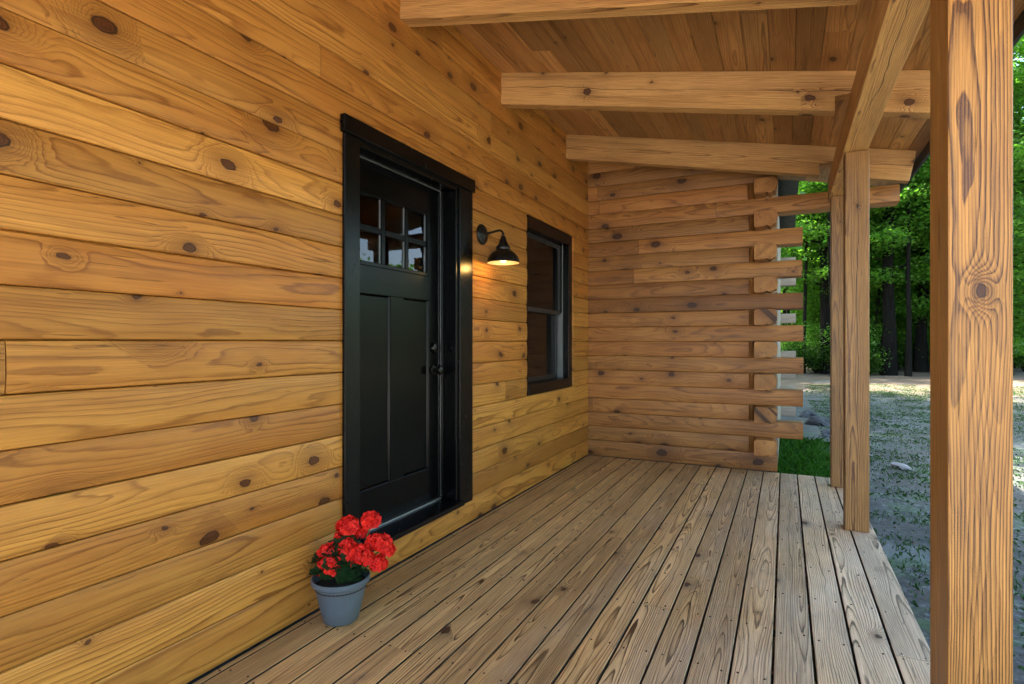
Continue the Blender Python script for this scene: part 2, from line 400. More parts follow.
class MB:
    """collects shapes of one part; every shape carries wood-grain coordinates"""
    def __init__(self):
        self.v = []; self.f = []; self.g = []; self.s = []; self.mi = []
    def prism(self, poly, w0, w1, O=(0, 0, 0), A=(1, 0, 0), B=(0, 1, 0), Cc=(0, 0, 1), gmap='wab', seed=None, mi=0, ext=None, goff=(0, 0, 0)):
        """polygon (a,b) in the A,B plane swept along C from w0 to w1.  ext(a,b) -> (extra0, extra1) shifts the two ends.
        gmap orders (a,b,w) into the grain axes: first letter runs along the grain."""
        O, A, B, Cc = Vector(O), Vector(A), Vector(B), Vector(Cc)
        if seed is None: seed = random.random() * 50
        flip = A.cross(B).dot(Cc) < 0
        area = sum(poly[i][0] * poly[(i + 1) % len(poly)][1] - poly[(i + 1) % len(poly)][0] * poly[i][1] for i in range(len(poly)))
        if area < 0: flip = not flip
        n = len(poly); b0 = len(self.v)
        ca = (min(p[0] for p in poly) + max(p[0] for p in poly)) / 2
        cb = (min(p[1] for p in poly) + max(p[1] for p in poly)) / 2
        for e in (0, 1):
            for (a, b) in poly:
                ww = (w0, w1)[e]
                if ext: ww += ext(a, b)[e]
                self.v.append(tuple(O + A * a + B * b + Cc * ww))
                d = {'a': a - ca, 'b': b - cb, 'w': ww}
                if gmap[0] != 'w': d['w'] = ww - (w0 + w1) / 2
                if gmap[0] == 'a': d['a'] = a
                self.g.append((d[gmap[0]] + goff[0], d[gmap[1]] + goff[1], d[gmap[2]] + goff[2]))
                self.s.append(seed)
        fs = [tuple(range(b0, b0 + n))[::-1], tuple(range(b0 + n, b0 + 2 * n))]
        for i in range(n):
            j = (i + 1) % n
            fs.append((b0 + i, b0 + j, b0 + n + j, b0 + n + i))
        for f in fs:
            self.f.append(f[::-1] if flip else f)
            self.mi.append(mi)
    def box(self, x0, x1, y0, y1, z0, z1, gmap='wab', mi=0, seed=None, along='y'):
        if along == 'y':
            self.prism([(x0, z0), (x1, z0), (x1, z1), (x0, z1)], y0, y1, A=(1, 0, 0), B=(0, 0, 1), Cc=(0, 1, 0), gmap=gmap, mi=mi, seed=seed)
        elif along == 'x':
            self.prism([(y0, z0), (y1, z0), (y1, z1), (y0, z1)], x0, x1, A=(0, 1, 0), B=(0, 0, 1), Cc=(1, 0, 0), gmap=gmap, mi=mi, seed=seed)
        else:
            self.prism([(x0, y0), (x1, y0), (x1, y1), (x0, y1)], z0, z1, A=(1, 0, 0), B=(0, 1, 0), Cc=(0, 0, 1), gmap=gmap, mi=mi, seed=seed)
    def lathe(self, prof, O=(0, 0, 0), axis='z', n=32, mi=0):
        """revolve (radius, height) pairs"""
        b0 = len(self.v)
        for (r, h) in prof:
            for i in range(n):
                a = 2 * math.pi * i / n
                p = {'z': (r * math.cos(a), r * math.sin(a), h), 'x': (h, r * math.cos(a), r * math.sin(a))}[axis]
                self.v.append((O[0] + p[0], O[1] + p[1], O[2] + p[2])); self.g.append(p); self.s.append(0.0)
        for k in range(len(prof) - 1):
            for i in range(n):
                j = (i + 1) % n
                self.f.append((b0 + k * n + i, b0 + k * n + j, b0 + (k + 1) * n + j, b0 + (k + 1) * n + i)); self.mi.append(mi)
    def tube(self, pts, rad, n=10, mi=0):
        pts = [Vector(p) for p in pts]
        if not isinstance(rad, (list, tuple)): rad = [rad] * len(pts)
        b0 = len(self.v)
        up = Vector((0.13, 0.31, 0.94)).normalized()
        for k, p in enumerate(pts):
            d = (pts[min(k + 1, len(pts) - 1)] - pts[max(k - 1, 0)]).normalized()
            x = d.cross(up)
            if x.length < 0.05: x = d.cross(Vector((1, 0, 0)))
            x.normalize(); y = d.cross(x).normalized()
            for i in range(n):
                a = 2 * math.pi * i / n
                q = p + (x * math.cos(a) + y * math.sin(a)) * rad[k]
                self.v.append(tuple(q)); self.g.append((0, 0, 0)); self.s.append(0.0)
        for k in range(len(pts) - 1):
            for i in range(n):
                j = (i + 1) % n
                self.f.append((b0 + k * n + i, b0 + (k + 1) * n + i, b0 + (k + 1) * n + j, b0 + k * n + j)); self.mi.append(mi)
        self.f.append(tuple(b0 + i for i in range(n))); self.mi.append(mi)
        self.f.append(tuple(b0 + (len(pts) - 1) * n + i for i in range(n))[::-1]); self.mi.append(mi)
    def build(self, name, mats, parent=None, smooth=False, bevel=0.0, fix=True):
        me = bpy.data.meshes.new(name)
        me.from_pydata(self.v, [], self.f)
        at = me.attributes.new('grain', 'FLOAT_VECTOR', 'POINT')
        at.data.foreach_set('vector', np.array(self.g, dtype=np.float32).ravel())
        sd = me.attributes.new('seed', 'FLOAT', 'POINT')
        sd.data.foreach_set('value', np.array(self.s, dtype=np.float32))
        if not isinstance(mats, (list, tuple)): mats = [mats]
        for m_ in mats: me.materials.append(m_)
        me.polygons.foreach_set('material_index', self.mi)
        if fix:
            bm = bmesh.new(); bm.from_mesh(me)
            bmesh.ops.recalc_face_normals(bm, faces=bm.faces)
            bm.to_mesh(me); bm.free()
        if smooth:
            me.polygons.foreach_set('use_smooth', [True] * len(me.polygons))
            try: me.set_sharp_from_angle(angle=R(40))
            except Exception: pass
        me.update()
        o = bpy.data.objects.new(name, me)
        col.objects.link(o)
        if parent is not None: o.parent = parent
        if bevel > 0:
            b = o.modifiers.new('edge', 'BEVEL'); b.width = bevel; b.segments = 2; b.limit_method = 'ANGLE'; b.angle_limit = R(40)
        return o

def wpos(px, d):
    """the point seen at column px, d metres deep (used once to read positions off the photograph)"""
    lat = (px - 512) / 560 * d
    c, s = math.cos(R(YAW)), math.sin(R(YAW))
    return (lat * c - d * s, lat * s + d * c)

GZ = -0.35
# ------------------------------------------------------------------ measured structure
XW = -1.96           # face of the front wall
YF = 5.94            # face of the far (projecting) wall
H = 0.1545           # one log course
Z0 = 0.019
XE = 0.535           # deck edge
YB = -0.55           # near end of cabin and porch
L = lambda n: Z0 + H * n
roofz = lambda x: 3.32 - 0.205 * (x + 1.96)   # top of rafters

# ================================================================== GROUND
def build_ground():
    xs = np.concatenate([np.linspace(-400, -30, 8)[:-1], np.linspace(-30, 40, 141), np.linspace(40, 400, 8)[1:]])
    ys = np.concatenate([np.linspace(-400, -20, 8)[:-1], np.linspace(-20, 60, 161), np.linspace(60, 500, 8)[1:]])
    nx, ny = len(xs), len(ys)
    X, Y = np.meshgrid(xs, ys)
    def wob(X, Y, f, s):
        r = np.random.default_rng(s); z = 0
        for _ in range(6):
            a = r.uniform(0, 6.28); ph = r.uniform(0, 6.28)
            z = z + np.sin((X * np.cos(a) + Y * np.sin(a)) * f * r.uniform(0.6, 1.6) + ph)
        return z / 6
    Z = GZ + 0.05 * wob(X, Y, 1.5, 3) + 0.10 * wob(X, Y, 0.4, 5)
    far = np.clip((Y - 22) / 30, 0, 1)
    Z = Z + far * 0.6
    me = bpy.data.meshes.new('ground')
    v = np.stack([X.ravel(), Y.ravel(), Z.ravel()], 1)
    f = [(j * nx + i, j * nx + i + 1, (j + 1) * nx + i + 1, (j + 1) * nx + i) for j in range(ny - 1) for i in range(nx - 1)]
    me.from_pydata(v.tolist(), [], f)
    me.polygons.foreach_set('use_smooth', [True] * len(f))
    me.materials.append(M['ground'])
    o = bpy.data.objects.new('ground', me); col.objects.link(o)
    o['kind'] = 'structure'
    def gz(x, y):
        return GZ + 0.05 * wob(np.array(x), np.array(y), 1.5, 3) + 0.10 * wob(np.array(x), np.array(y), 0.4, 5) + np.clip((np.array(y) - 22) / 30, 0, 1) * 0.6
    return gz
gz = build_ground()

def build_bounce_gravel():  # unseen pale gravel sheet, added to bounce sunlight into the porch
    g = NT('pale_gravel')  # material of the added bounce sheet only
    p = g.pos()
    vo = g.t.nodes.new("ShaderNodeTexVoronoi"); vo.inputs['Scale'].default_value = 40.0
    g.set(vo.inputs['Vector'], p)
    cr, cg, cb_ = g.sep(vo.outputs['Color'])
    g.set(g.b.inputs['Base Color'], g.mix(cr, (0.36, 0.34, 0.31), (0.62, 0.59, 0.54)))
    g.b.inputs['Roughness'].default_value = 0.95
    g.bump(vo.outputs['Distance'], 0.6, 0.02)
    xs = np.linspace(-8, 16.0, 49); ys = np.linspace(-20, -1.4, 38)
    X, Y = np.meshgrid(xs, ys)
    Y = Y + 0.2 * np.sin(X * 0.9)
    Z = gz(X, Y) + 0.02
    Z[:, 0] -= 0.06; Z[:, -1] -= 0.06; Z[0, :] -= 0.06; Z[-1, :] -= 0.06
    nx = len(xs)
    f = [(j * nx + i, j * nx + i + 1, (j + 1) * nx + i + 1, (j + 1) * nx + i) for j in range(len(ys) - 1) for i in range(nx - 1)]
    me = bpy.data.meshes.new('gravel_drive')  # added unseen bounce sheet, not a real drive
    me.from_pydata(np.stack([X.ravel(), Y.ravel(), Z.ravel()], 1).tolist(), [], f)
    me.materials.append(g.mat)
    o = bpy.data.objects.new('gravel_drive', me); col.objects.link(o)  # added unseen bounce sheet
    o['kind'] = 'structure'
build_bounce_gravel()

# ================================================================== LOG CABIN
cabin = thing('log_cabin', 'honey stained pine log cabin with black door and window behind the porch', 'cabin', (XW, 2.0, 0))
cabin_off = Vector((-XW, -2.0, 0))
def cb(mb, name, mats, parent=None, **kw):
    """build a part given in world coordinates under the cabin (or a part of it)"""
    o = mb.build(name, mats, None, **kw)
    o.data.transform(Matrix.Translation(cabin_off))
    o.parent = parent or cabin
    return o

def log_poly(depth=0.19, h=H, gap=None):
    """cross-section (height, outward): flat face, eased edges, thin open joint"""
    g1 = random.choice([0.0008, 0.0012, 0.0018, 0.003]); g2 = random.choice([0.0008, 0.001, 0.0018])
    s = random.uniform(-0.0025, 0.0025)
    e = 0.006
    return [(0, -depth), (0, -0.022), (g1, -0.02), (g1, -e + s), (g1 + 0.0018, -0.0015 + s), (0.007, s), (h * 0.2, 0.0032 + s), (h * 0.38, 0.0048 + s), (h * 0.62, 0.0048 + s), (h * 0.8, 0.0032 + s),
            (h - 0.007, s), (h - g2 - 0.0018, -0.0015 + s), (h - g2, -e + s), (h - g2, -0.02), (h, -0.022), (h, -depth)]

fw = MB()
DOOR = (2.16, 3.24)
WIN = (4.30, 5.456)
def course(mb, n, y0, y1, joints=()):
    cuts = [y0] + sorted(j for j in joints if y0 < j < y1) + [y1]
    for a, b in zip(cuts[:-1], cuts[1:]):
        mb.prism(log_poly(h=H if n else H + 0.0175), a + (0.0015 if a in joints else 0), b - (0.0015 if b in joints else 0), O=(XW, 0, L(n) - (0 if n else 0.0175)), A=(0, 0, 1), B=(1, 0, 0), Cc=(0, 1, 0), gmap='wab')
jn = {8 + 8: [1.966], 17: [3.65], 18: [3.66, 0.4], 7: [0.786], 12: [-0.1], 4: [0.05], 2: [4.9], 10: [0.3], 14: [0.1], 5: [3.9], 20: [2.2]}
for n in range(0, 22):
    segs = [(YB, YF)]
    js = jn.get(n, [])
    if 1 <= n <= 14: segs = [(YB, DOOR[0]), (DOOR[1], YF)]
    if 5 <= n <= 14: segs = [(YB, DOOR[0]), (DOOR[1], WIN[0]), (WIN[1], YF)]
    for a, b in segs: course(fw, n, a, b, js)
o = cb(fw, 'log_wall', M['wall'])

# far wall: alternate logs run past the corner
XS0, XS1 = -0.265, -0.068      # side wall (inner, outer face)
def farlog(mb, n, x0, x1, joints=(), ext=None):
    cuts = [x0] + [j for j in joints if x0 < j < x1] + [x1]
    for i, (a, b) in enumerate(zip(cuts[:-1], cuts[1:])):
        mb.prism(log_poly(h=H if n else H + 0.0175), a + (0.001 if i else 0), b - (0.001 if i < len(cuts) - 2 else 0), O=(0, YF, L(n) - (0 if n else 0.0175)), A=(0, 0, 1), B=(0, -1, 0), Cc=(1, 0, 0), gmap='wab',
                 ext=ext if i == len(cuts) - 2 else None)
sw = MB()
rise = lambda a, b: (0.0, 0.0)
for n in range(0, 21):
    js = {17: [-1.83], 18: [-1.85], 14: [-1.4], 12: [-1.45], 16: [-0.62], 3: [-1.9]}.get(n, [])
    if n == 0: farlog(sw, n, XW + 0.001, XS1, js)
    elif n >= 17:
        xt = (3.32 - L(n + 1)) / 0.205 - 1.96
        xb = (3.32 - L(n)) / 0.205 - 1.96
        lim = -0.33 if n % 2 else XS1
        x_at = lambda a, b, lim=lim, xb=xb, xt=xt: (0, min(lim, xb + (xt - xb) * a / H))
        farlog(sw, n, XW + 0.001, 0.0, [j for j in js], ext=x_at)
    elif n % 2: farlog(sw, n, XW + 0.001, -0.318, js)
    elif n == 16: farlog(sw, n, XW + 0.001, 0.91, js)
    else: farlog(sw, n, XW + 0.001, 0.151 + random.uniform(-0.006, 0.006), js)
# recessed scribed filler at the butting courses
for n in range(1, 18, 2):
    sw.prism([(-0.34, 0.035), (-0.305, 0.014), (-0.283, 0.028), (-0.262, 0.05), (-0.262, 0.12), (-0.34, 0.12)], L(n) + 0.001, L(n + 1) - 0.001, O=(0, YF, 0), A=(1, 0, 0), B=(0, 1, 0), Cc=(0, 0, 1), gmap='wab')
sw.box(XW - 0.15, XW + 0.0005, YF + 0.03, YF + 0.15, 0, 3.3, along='z')
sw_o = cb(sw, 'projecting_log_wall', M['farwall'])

# log ends of the wall running away from the camera
def end_poly():
    x0, x1 = XS0, XS1
    j = random.uniform(-0.004, 0.004)
    p = [(x0 + 0.006, 0.0015), (x0 + 0.0, 0.02), (x0, H - 0.016), (x0 + 0.012, H - 0.004), (x0 + 0.03, H - 0.0015)]
    for k in range(6):                     # rounded outer face
        a = math.pi / 2 - k / 5 * math.pi * 0.47
        p.append((x1 - 0.040 + j + 0.045 * math.cos(a), H - 0.062 + 0.060 * math.sin(a)))
    p += [(x1 - 0.002 + j, 0.045), (x1 - 0.012, 0.022), (x1 - 0.035, 0.016), (x1 - 0.048, 0.004), (x1 - 0.066, 0.001),
          (x1 - 0.078, 0.010), (x1 - 0.096, 0.011), (x1 - 0.106, 0.0015)]
    return p
side = MB()
for n in range(0, 18):
    y1 = 10.3
    if n % 2:
        e = MB()
        yy = YF - 0.165 - random.uniform(-0.008, 0.008)
        e.prism(end_poly(), yy, YF + 0.02, O=(0, 0, L(n)), A=(1, 0, 0), B=(0, 0, 1), Cc=(0, 1, 0), gmap='wab', goff=(0, 0, random.uniform(-.03, .03)))
        cb(e, 'log_end', M['farwall'], bevel=0.003)
        y0 = YF + 0.021
    else:
        y0 = YF + 0.191
    side.prism(log_poly(0.19), y0, y1, O=(XS1, 0, L(n)), A=(0, 0, 1), B=(1, 0, 0), Cc=(0, 1, 0), gmap='wab')
cb(side, 'outer_side_wall', M['endlog'])
# the next corner further along the side wall
rear = MB()
for n in range(-2, 18):
    x1 = 0.16 if n % 2 == 0 else XS1 - 0.002
    rear.prism(log_poly(), -2.0, x1, O=(0, 10.301, L(n)), A=(0, 0, 1), B=(0, -1, 0), Cc=(1, 0, 0), gmap='wab')
cb(rear, 'rear_corner_wall', M['endlog'])
# foundation and remaining closed shell
sh = MB()
sh.box(-2.14, XW - 0.05, YB, YF, GZ - 0.3, -0.002)
sh.box(-2.08, XS1 - 0.03, YF + 0.06, 10.3, GZ - 0.3, -0.002)
cb(sh, 'foundation', M['rock'])
sh = MB()
sh.box(-7.4, -7.2, YB, 10.3, GZ - 0.3, 3.3)
sh.box(-7.2, -2.15, YB, YB + 0.19, GZ - 0.3, 3.3)
sh.box(-7.2, -2.0, 10.32, 10.48, GZ - 0.3, 2.9)
sh.box(-7.2, -2.15, YB + 0.2, 10.3, 0.05, 0.15)
sh.box(-5.2, -5.1, YB + 0.2, 10.3, 0.16, 3.3)
cb(sh, 'inner_wall', M['interior'])

# main roof above the porch roof planks
rf = MB()
def roof_slab(mb, x0, x1, y0, y1, lift, th, s=0.205):
    z = lambda x: roofz(x) + lift
    mb.prism([(x0, z(x0)), (x1, z(x1)), (x1, z(x1) + th), (x0, z(x0) + th)], y0, y1, A=(1, 0, 0), B=(0, 0, 1), Cc=(0, 1, 0))
roof_slab(rf, -4.6, 0.955, YB - 0.2, 6.42, 0.031, 0.055)
roof_slab(rf, -4.6, 0.13, 6.421, 10.8, 0.031, 0.055)
z45 = roofz(-4.6)
rf.prism([(-9.2, z45 - 0.9), (-4.605, z45 + 0.031), (-4.605, z45 + 0.086), (-9.2, z45 - 0.84)], YB - 0.2, 10.8, A=(1, 0, 0), B=(0, 0, 1), Cc=(0, 1, 0))
rf.prism([(0.956, roofz(0.956) - 0.075), (0.972, roofz(0.972) - 0.075), (0.972, roofz(0.97) + 0.09), (0.956, roofz(0.956) + 0.09)], YB - 0.2, 6.42, A=(1, 0, 0), B=(0, 0, 1), Cc=(0, 1, 0))
cb(rf, 'roof', M['roofing'])

# ---- door
door = MB()
XD = -2.055                    # face of the door slab
dy0, dy1, dz0, dz1 = 2.205, 3.122, 0.225, 2.243
t0 = XD - 0.044
py = [(2.345, 2.610), (2.735, 3.000)]
gy = (2.335, 2.990); gz0, gz1 = 1.680, 2.070
pz0, pz1 = 0.442, 1.515
# stiles and rails
def bx(mb, y0, y1, z0, z1, x0=t0, x1=XD): mb.box(x0, x1, y0, y1, z0, z1, along='z')
bx(door, dy0, py[0][0], dz0, dz1)
bx(door, py[1][1], dy1, dz0, dz1)
bx(door, py[0][0], py[1][1], dz0, pz0)
bx(door, py[0][0], py[1][1], pz1, gz0)
bx(door, py[0][0], py[1][1], gz1, dz1)
bx(door, py[0][1], py[1][0], pz0, pz1)
for (a, b) in py:              # recessed flat panels with a sloping sticking edge
    door.box(t0 + 0.006, XD - 0.014, a, b, pz0, pz1, along='z')
    for (p0, p1, q0, q1) in ((a, a + 0.012, pz0, pz1), (b - 0.012, b, pz0, pz1)):
        d = 1 if p0 == a else -1
        pts = [(XD - 0.0145, p0), (XD - 0.0145, p1), (XD - 0.002, p0 if d > 0 else p1)]
        door.prism(pts, pz0 + 0.001, pz1 - 0.001, A=(1, 0, 0), B=(0, 1, 0), Cc=(0, 0, 1))
    door.prism([(XD - 0.0145, pz0), (XD - 0.0145, pz0 + 0.012), (XD - 0.002, pz0)], a + 0.0125, b - 0.0125, A=(1, 0, 0), B=(0, 0, 1), Cc=(0, 1, 0))
    door.prism([(XD - 0.0145, pz1), (XD - 0.0145, pz1 - 0.012), (XD - 0.002, pz1)], a + 0.0125, b - 0.0125, A=(1, 0, 0), B=(0, 0, 1), Cc=(0, 1, 0))
door_o = cb(door, 'door', M['black'], bevel=0.002)
grid = MB()
mw = 0.032
cw = (gy[1] - gy[0] - 2 * mw - 0.02) / 3
g0, g1 = gy[0] + 0.01, gy[1] - 0.01
for k in (1, 2):
    yc = g0 + k * cw + (k - 1) * mw
    bx(grid, yc, yc + mw, gz0 + 0.012, gz1 - 0.012, XD - 0.030, XD - 0.004)
zc = (gz0 + gz1) / 2
ya = g0
for k in range(3):
    y0_ = g0 + k * (cw + mw)
    bx(grid, y0_, y0_ + cw, zc - 0.018, zc + 0.018, XD - 0.030, XD - 0.004)
bx(grid, gy[0] - 0.012, g0, gz0 - 0.012, gz1 + 0.012, XD - 0.034, XD + 0.006)
bx(grid, g1, gy[1] + 0.012, gz0 - 0.012, gz1 + 0.012, XD - 0.034, XD + 0.006)
bx(grid, g0, g1, gz0 - 0.012, gz0 + 0.012, XD - 0.034, XD + 0.006)
bx(grid, g0, g1, gz1 - 0.012, gz1 + 0.012, XD - 0.034, XD + 0.006)
cb(grid, 'glazing_bar', M['black'], door_o, bevel=0.003)
# thin bright spacer strips at the glass edges
for k in range(3):
    y0_ = g0 + k * (cw + mw)
    for (za, zb) in ((gz0 + 0.012, zc - 0.018), (zc + 0.018, gz1 - 0.012)):
        p = MB(); bx(p, y0_ + 0.0005, y0_ + cw - 0.0005, za + 0.0005, zb - 0.0005, XD - 0.024, XD - 0.019)
        cb(p, 'glass_pane', M['glass'], door_o)
for k in range(3):
    ye = g0 + k * (cw + mw) + cw
    for (za, zb) in ((gz0 + 0.014, zc - 0.020), (zc + 0.020, gz1 - 0.014)):
        sp = MB(); sp.box(XD - 0.0185, XD - 0.012, ye - 0.007, ye - 0.0006, za, zb, along='z')
        cb(sp, 'glazing_spacer', M['alu'], door_o)
# lockset
def lockset(name, z, knob):
    k = MB()
    if knob:
        prof = [(0.0, 0.0), (0.033, 0.0), (0.033, 0.006), (0.028, 0.010), (0.012, 0.012), (0.011, 0.030), (0.018, 0.034), (0.027, 0.042), (0.029, 0.052), (0.026, 0.061), (0.015, 0.066), (0.0, 0.067)]
    else:
        prof = [(0.0, 0.0), (0.032, 0.0), (0.032, 0.012), (0.028, 0.018), (0.012, 0.020), (0.010, 0.021), (0.0, 0.0215)]
    k.lathe(prof, (XD, 3.052, z), 'x', 24)
    cb(k, name, M['knob'], door_o, smooth=True)
lockset('door_knob', 1.068, True)
lockset('deadbolt', 1.212, False)
# frame: jambs, stops, weatherstrip, casing, sill
fr = MB()
fr.box(-2.148, XW + 0.012, DOOR[1] - 0.085, DOOR[1] - 0.001, 0.20, 2.277, along='z')     # right jamb
fr.box(-2.148, XW + 0.012, DOOR[0] + 0.001, dy0 - 0.006, 0.20, 2.277, along='z')          # left jamb
fr.box(-2.148, XW + 0.012, dy0 - 0.006, DOOR[1] - 0.086, 2.249, 2.334, along='y')         # head
fr.box(XD + 0.003, XD + 0.022, dy1 + 0.004, DOOR[1] - 0.0855, 0.225, 2.248, along='z')    # stop
cb(fr, 'door_frame', M['blacktrim'], bevel=0.002)
ws = MB()
ws.box(XD + 0.0035, XD + 0.010, dy1 + 0.0005, dy1 + 0.0035, 0.23, 2.245, along='z')
ws.box(XD - 0.02, XD + 0.004, dy0, dy1, 2.2435, 2.2485, along='y')
ws.box(XD - 0.030, XD + 0.014, dy0, dy1, 0.2165, 0.2245, along='y')
cb(ws, 'weatherstrip', M['alu'])
cs = MB()
cs.box(XW + 0.004, XW + 0.024, 2.107, 2.215, 0.160, 2.279, along='z')
cs.box(XW + 0.004, XW + 0.024, 3.186, 3.354, 0.160, 2.279, along='z')
cs.box(XW + 0.004, XW + 0.036, 2.092, 3.370, 2.280, 2.366, along='y')
cb(cs, 'door_casing', M['blacktrim'], bevel=0.003)
si = MB()
si.prism([(-2.148, 0.174), (XW + 0.062, 0.174), (XW + 0.062, 0.198), (XW + 0.055, 0.204), (XD + 0.02, 0.2155), (-2.148, 0.2155)], 2.216, 3.184, A=(1, 0, 0), B=(0, 0, 1), Cc=(0, 1, 0))
cb(si, 'door_sill', M['blacktrim'], bevel=0.002)

# ---- window (double hung, set back between the log ends)
wz0, wz1 = L(5) + 0.001, L(15) - 0.001
wn_o = MB()
xc0, xc1 = -2.13, XW - 0.010
wn_o.box(xc0, xc1, WIN[0] + 0.001, WIN[0] + 0.045, wz0, wz1, along='z')
wn_o.box(xc0, xc1, WIN[1] - 0.105, WIN[1] - 0.001, wz0, wz1, along='z')
wn_o.box(xc0, xc1 + 0.006, WIN[0] + 0.0455, WIN[1] - 0.1055, wz1 - 0.11, wz1, along='y')
wn_o.box(xc0, xc1 + 0.012, WIN[0] + 0.0455, WIN[1] - 0.1055, wz0, wz0 + 0.095, along='y')
win_o = cb(wn_o, 'window', M['blacktrim'], bevel=0.003)
iy0, iy1 = WIN[0] + 0.046, WIN[1] - 0.106
iz0, iz1 = wz0 + 0.096, wz1 - 0.111
zm = 1.545
def sash(z0, z1, xf, nm):
    s = MB()
    t = 0.038
    s.box(xf - 0.03, xf, iy0 + 0.012, iy0 + 0.012 + t, z0, z1, along='z')
    s.box(xf - 0.03, xf, iy1 - 0.032 - t, iy1 - 0.032, z0, z1, along='z')
    s.box(xf - 0.03, xf, iy0 + 0.0125 + t, iy1 - 0.0325 - t, z0, z0 + t, along='y')
    s.box(xf - 0.03, xf, iy0 + 0.0125 + t, iy1 - 0.0325 - t, z1 - t, z1, along='y')
    cb(s, 'sash', M['sash'], win_o, bevel=0.002)
    p = MB(); p.box(xf - 0.018, xf - 0.012, iy0 + 0.013 + t, iy1 - 0.033 - t, z0 + t + 0.0005, z1 - t - 0.0005, along='z')
    cb(p, 'glass_pane', M['glass'], win_o)
sash(zm - 0.02, iz1, -2.045, 'upper')
sash(iz0, zm + 0.02, -2.080, 'lower')
tr = MB()
tr.box(-2.12, -2.03, iy1 - 0.018, iy1 - 0.0005, iz0, zm, along='z')
tr.box(-2.04, -2.030, iy1 - 0.012, iy1 - 0.0005, zm + 0.001, iz1, along='z')
cb(tr, 'sash_track', M['track'], win_o)

# ================================================================== PORCH
porch = thing('porch', 'covered timber porch with worn plank deck and square posts along the log wall', 'porch', (0, 2.2, 0))
porch_off = Vector((0, -2.2, 0))
def pb(mb, name, mats, parent=None, **kw):
    o = mb.build(name, mats, None, **kw)
    o.data.transform(Matrix.Translation(porch_off))
    o.parent = parent or porch
    return o
BW = 0.1445
dk = MB()
JS = [2.68 + 0.4145 * k for k in range(-10, 8)]
jmap = {0: [2.68], 1: [4.34], 7: [2.68], 5: [4.34], 13: [1.85], 10: [3.51], 3: [0.19], 11: [0.6], 15: [3.1], 8: [5.16]}
nb = 18
for k in range(nb):
    x1 = XE - BW * k - 0.0035
    x0 = x1 - BW + 0.007 + random.uniform(-0.0008, 0.0012)
    if k > 4: x1 += 0.0006; x0 -= 0.0006
    if k == nb - 1: x0 = XW + 0.004
    cuts = [YB] + jmap.get(k, []) + [5.925 + random.uniform(-0.004, 0.004)]
    for i, (a, b) in enumerate(zip(cuts[:-1], cuts[1:])):
        dz = random.uniform(-0.0012, 0.0012)
        e = 0.0042
        tw = random.uniform(-0.001, 0.001)
        dk.prism([(x0, -0.038), (x1, -0.038), (x1, -e + tw), (x1 - e * .35, -e * .35 + tw), (x1 - e, tw), (x0 + e, -tw), (x0 + e * .35, -e * .35 - tw), (x0, -e - tw)],
                 a + (0.0012 if i else 0), b - (0.0012 if i < len(cuts) - 2 else 0), O=(0, 0, dz), A=(1, 0, 0), B=(0, 0, 1), Cc=(0, 1, 0), gmap='wab', goff=(0, 0, 0))
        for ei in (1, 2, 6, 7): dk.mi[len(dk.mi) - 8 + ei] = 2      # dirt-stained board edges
    for y in JS:
        if y < YB + 0.05 or y > 5.9: continue
        for fx in (0.2, 0.8):
            xx = x0 + (x1 - x0) * (fx + random.uniform(-0.05, 0.05))
            offs = (0.0,) if y not in jmap.get(k, []) else (-0.02, 0.02)
            for oy in offs:
                yy = y + oy + random.uniform(-0.012, 0.012) * (0 if oy else 1)
                rr = 0.0042
                dk.prism([(rr * math.cos(t), rr * math.sin(t)) for t in [i * math.pi / 4 for i in range(8)]], -0.002, 0.0018, O=(xx, yy, 0), mi=1)
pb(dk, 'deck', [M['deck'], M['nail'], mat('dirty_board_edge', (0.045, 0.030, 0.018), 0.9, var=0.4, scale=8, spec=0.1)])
jo = MB()
jo.box(XE - 0.075, XE - 0.037, YB + 0.02, 5.89, GZ + 0.08, -0.0395, along='y')
jo.box(XW + 0.01, XE - 0.076, 5.85, 5.888, GZ + 0.08, -0.0395, along='x')
for y in JS:
    if YB + 0.05 < y < 5.8: jo.box(XW + 0.01, XE - 0.076, y - 0.019, y + 0.019, -0.18, -0.0395, along='x')
pb(jo, 'deck_framing', M['beam'])

def post(x0, x1, y0, y1, zt, seed, m_='post'):
    p = MB()
    p.prism([(x0, y0), (x1, y0), (x1, y1), (x0, y1)], 0.001, zt, A=(1, 0, 0), B=(0, 1, 0), Cc=(0, 0, 1), gmap='wab', seed=seed)
    return pb(p, 'post', M[m_], bevel=0.006)
HB = 2.51                      # underside of the header beam
post(0.395, 0.533, 1.875, 2.085, HB - 0.001, 11.3)
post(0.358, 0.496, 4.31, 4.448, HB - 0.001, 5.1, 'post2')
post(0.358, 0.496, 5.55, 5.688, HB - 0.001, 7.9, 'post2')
post(0.375, 0.513, -0.42, -0.282, HB - 0.001, 3.7)
hd = MB()
hd.prism([(0.345, HB), (0.487, HB), (0.487, HB + 0.2), (0.345, HB + 0.2)], YB, 5.75, A=(1, 0, 0), B=(0, 0, 1), Cc=(0, 1, 0), gmap='wab', seed=2.2)
pb(hd, 'header_beam', M['beam'], bevel=0.005)
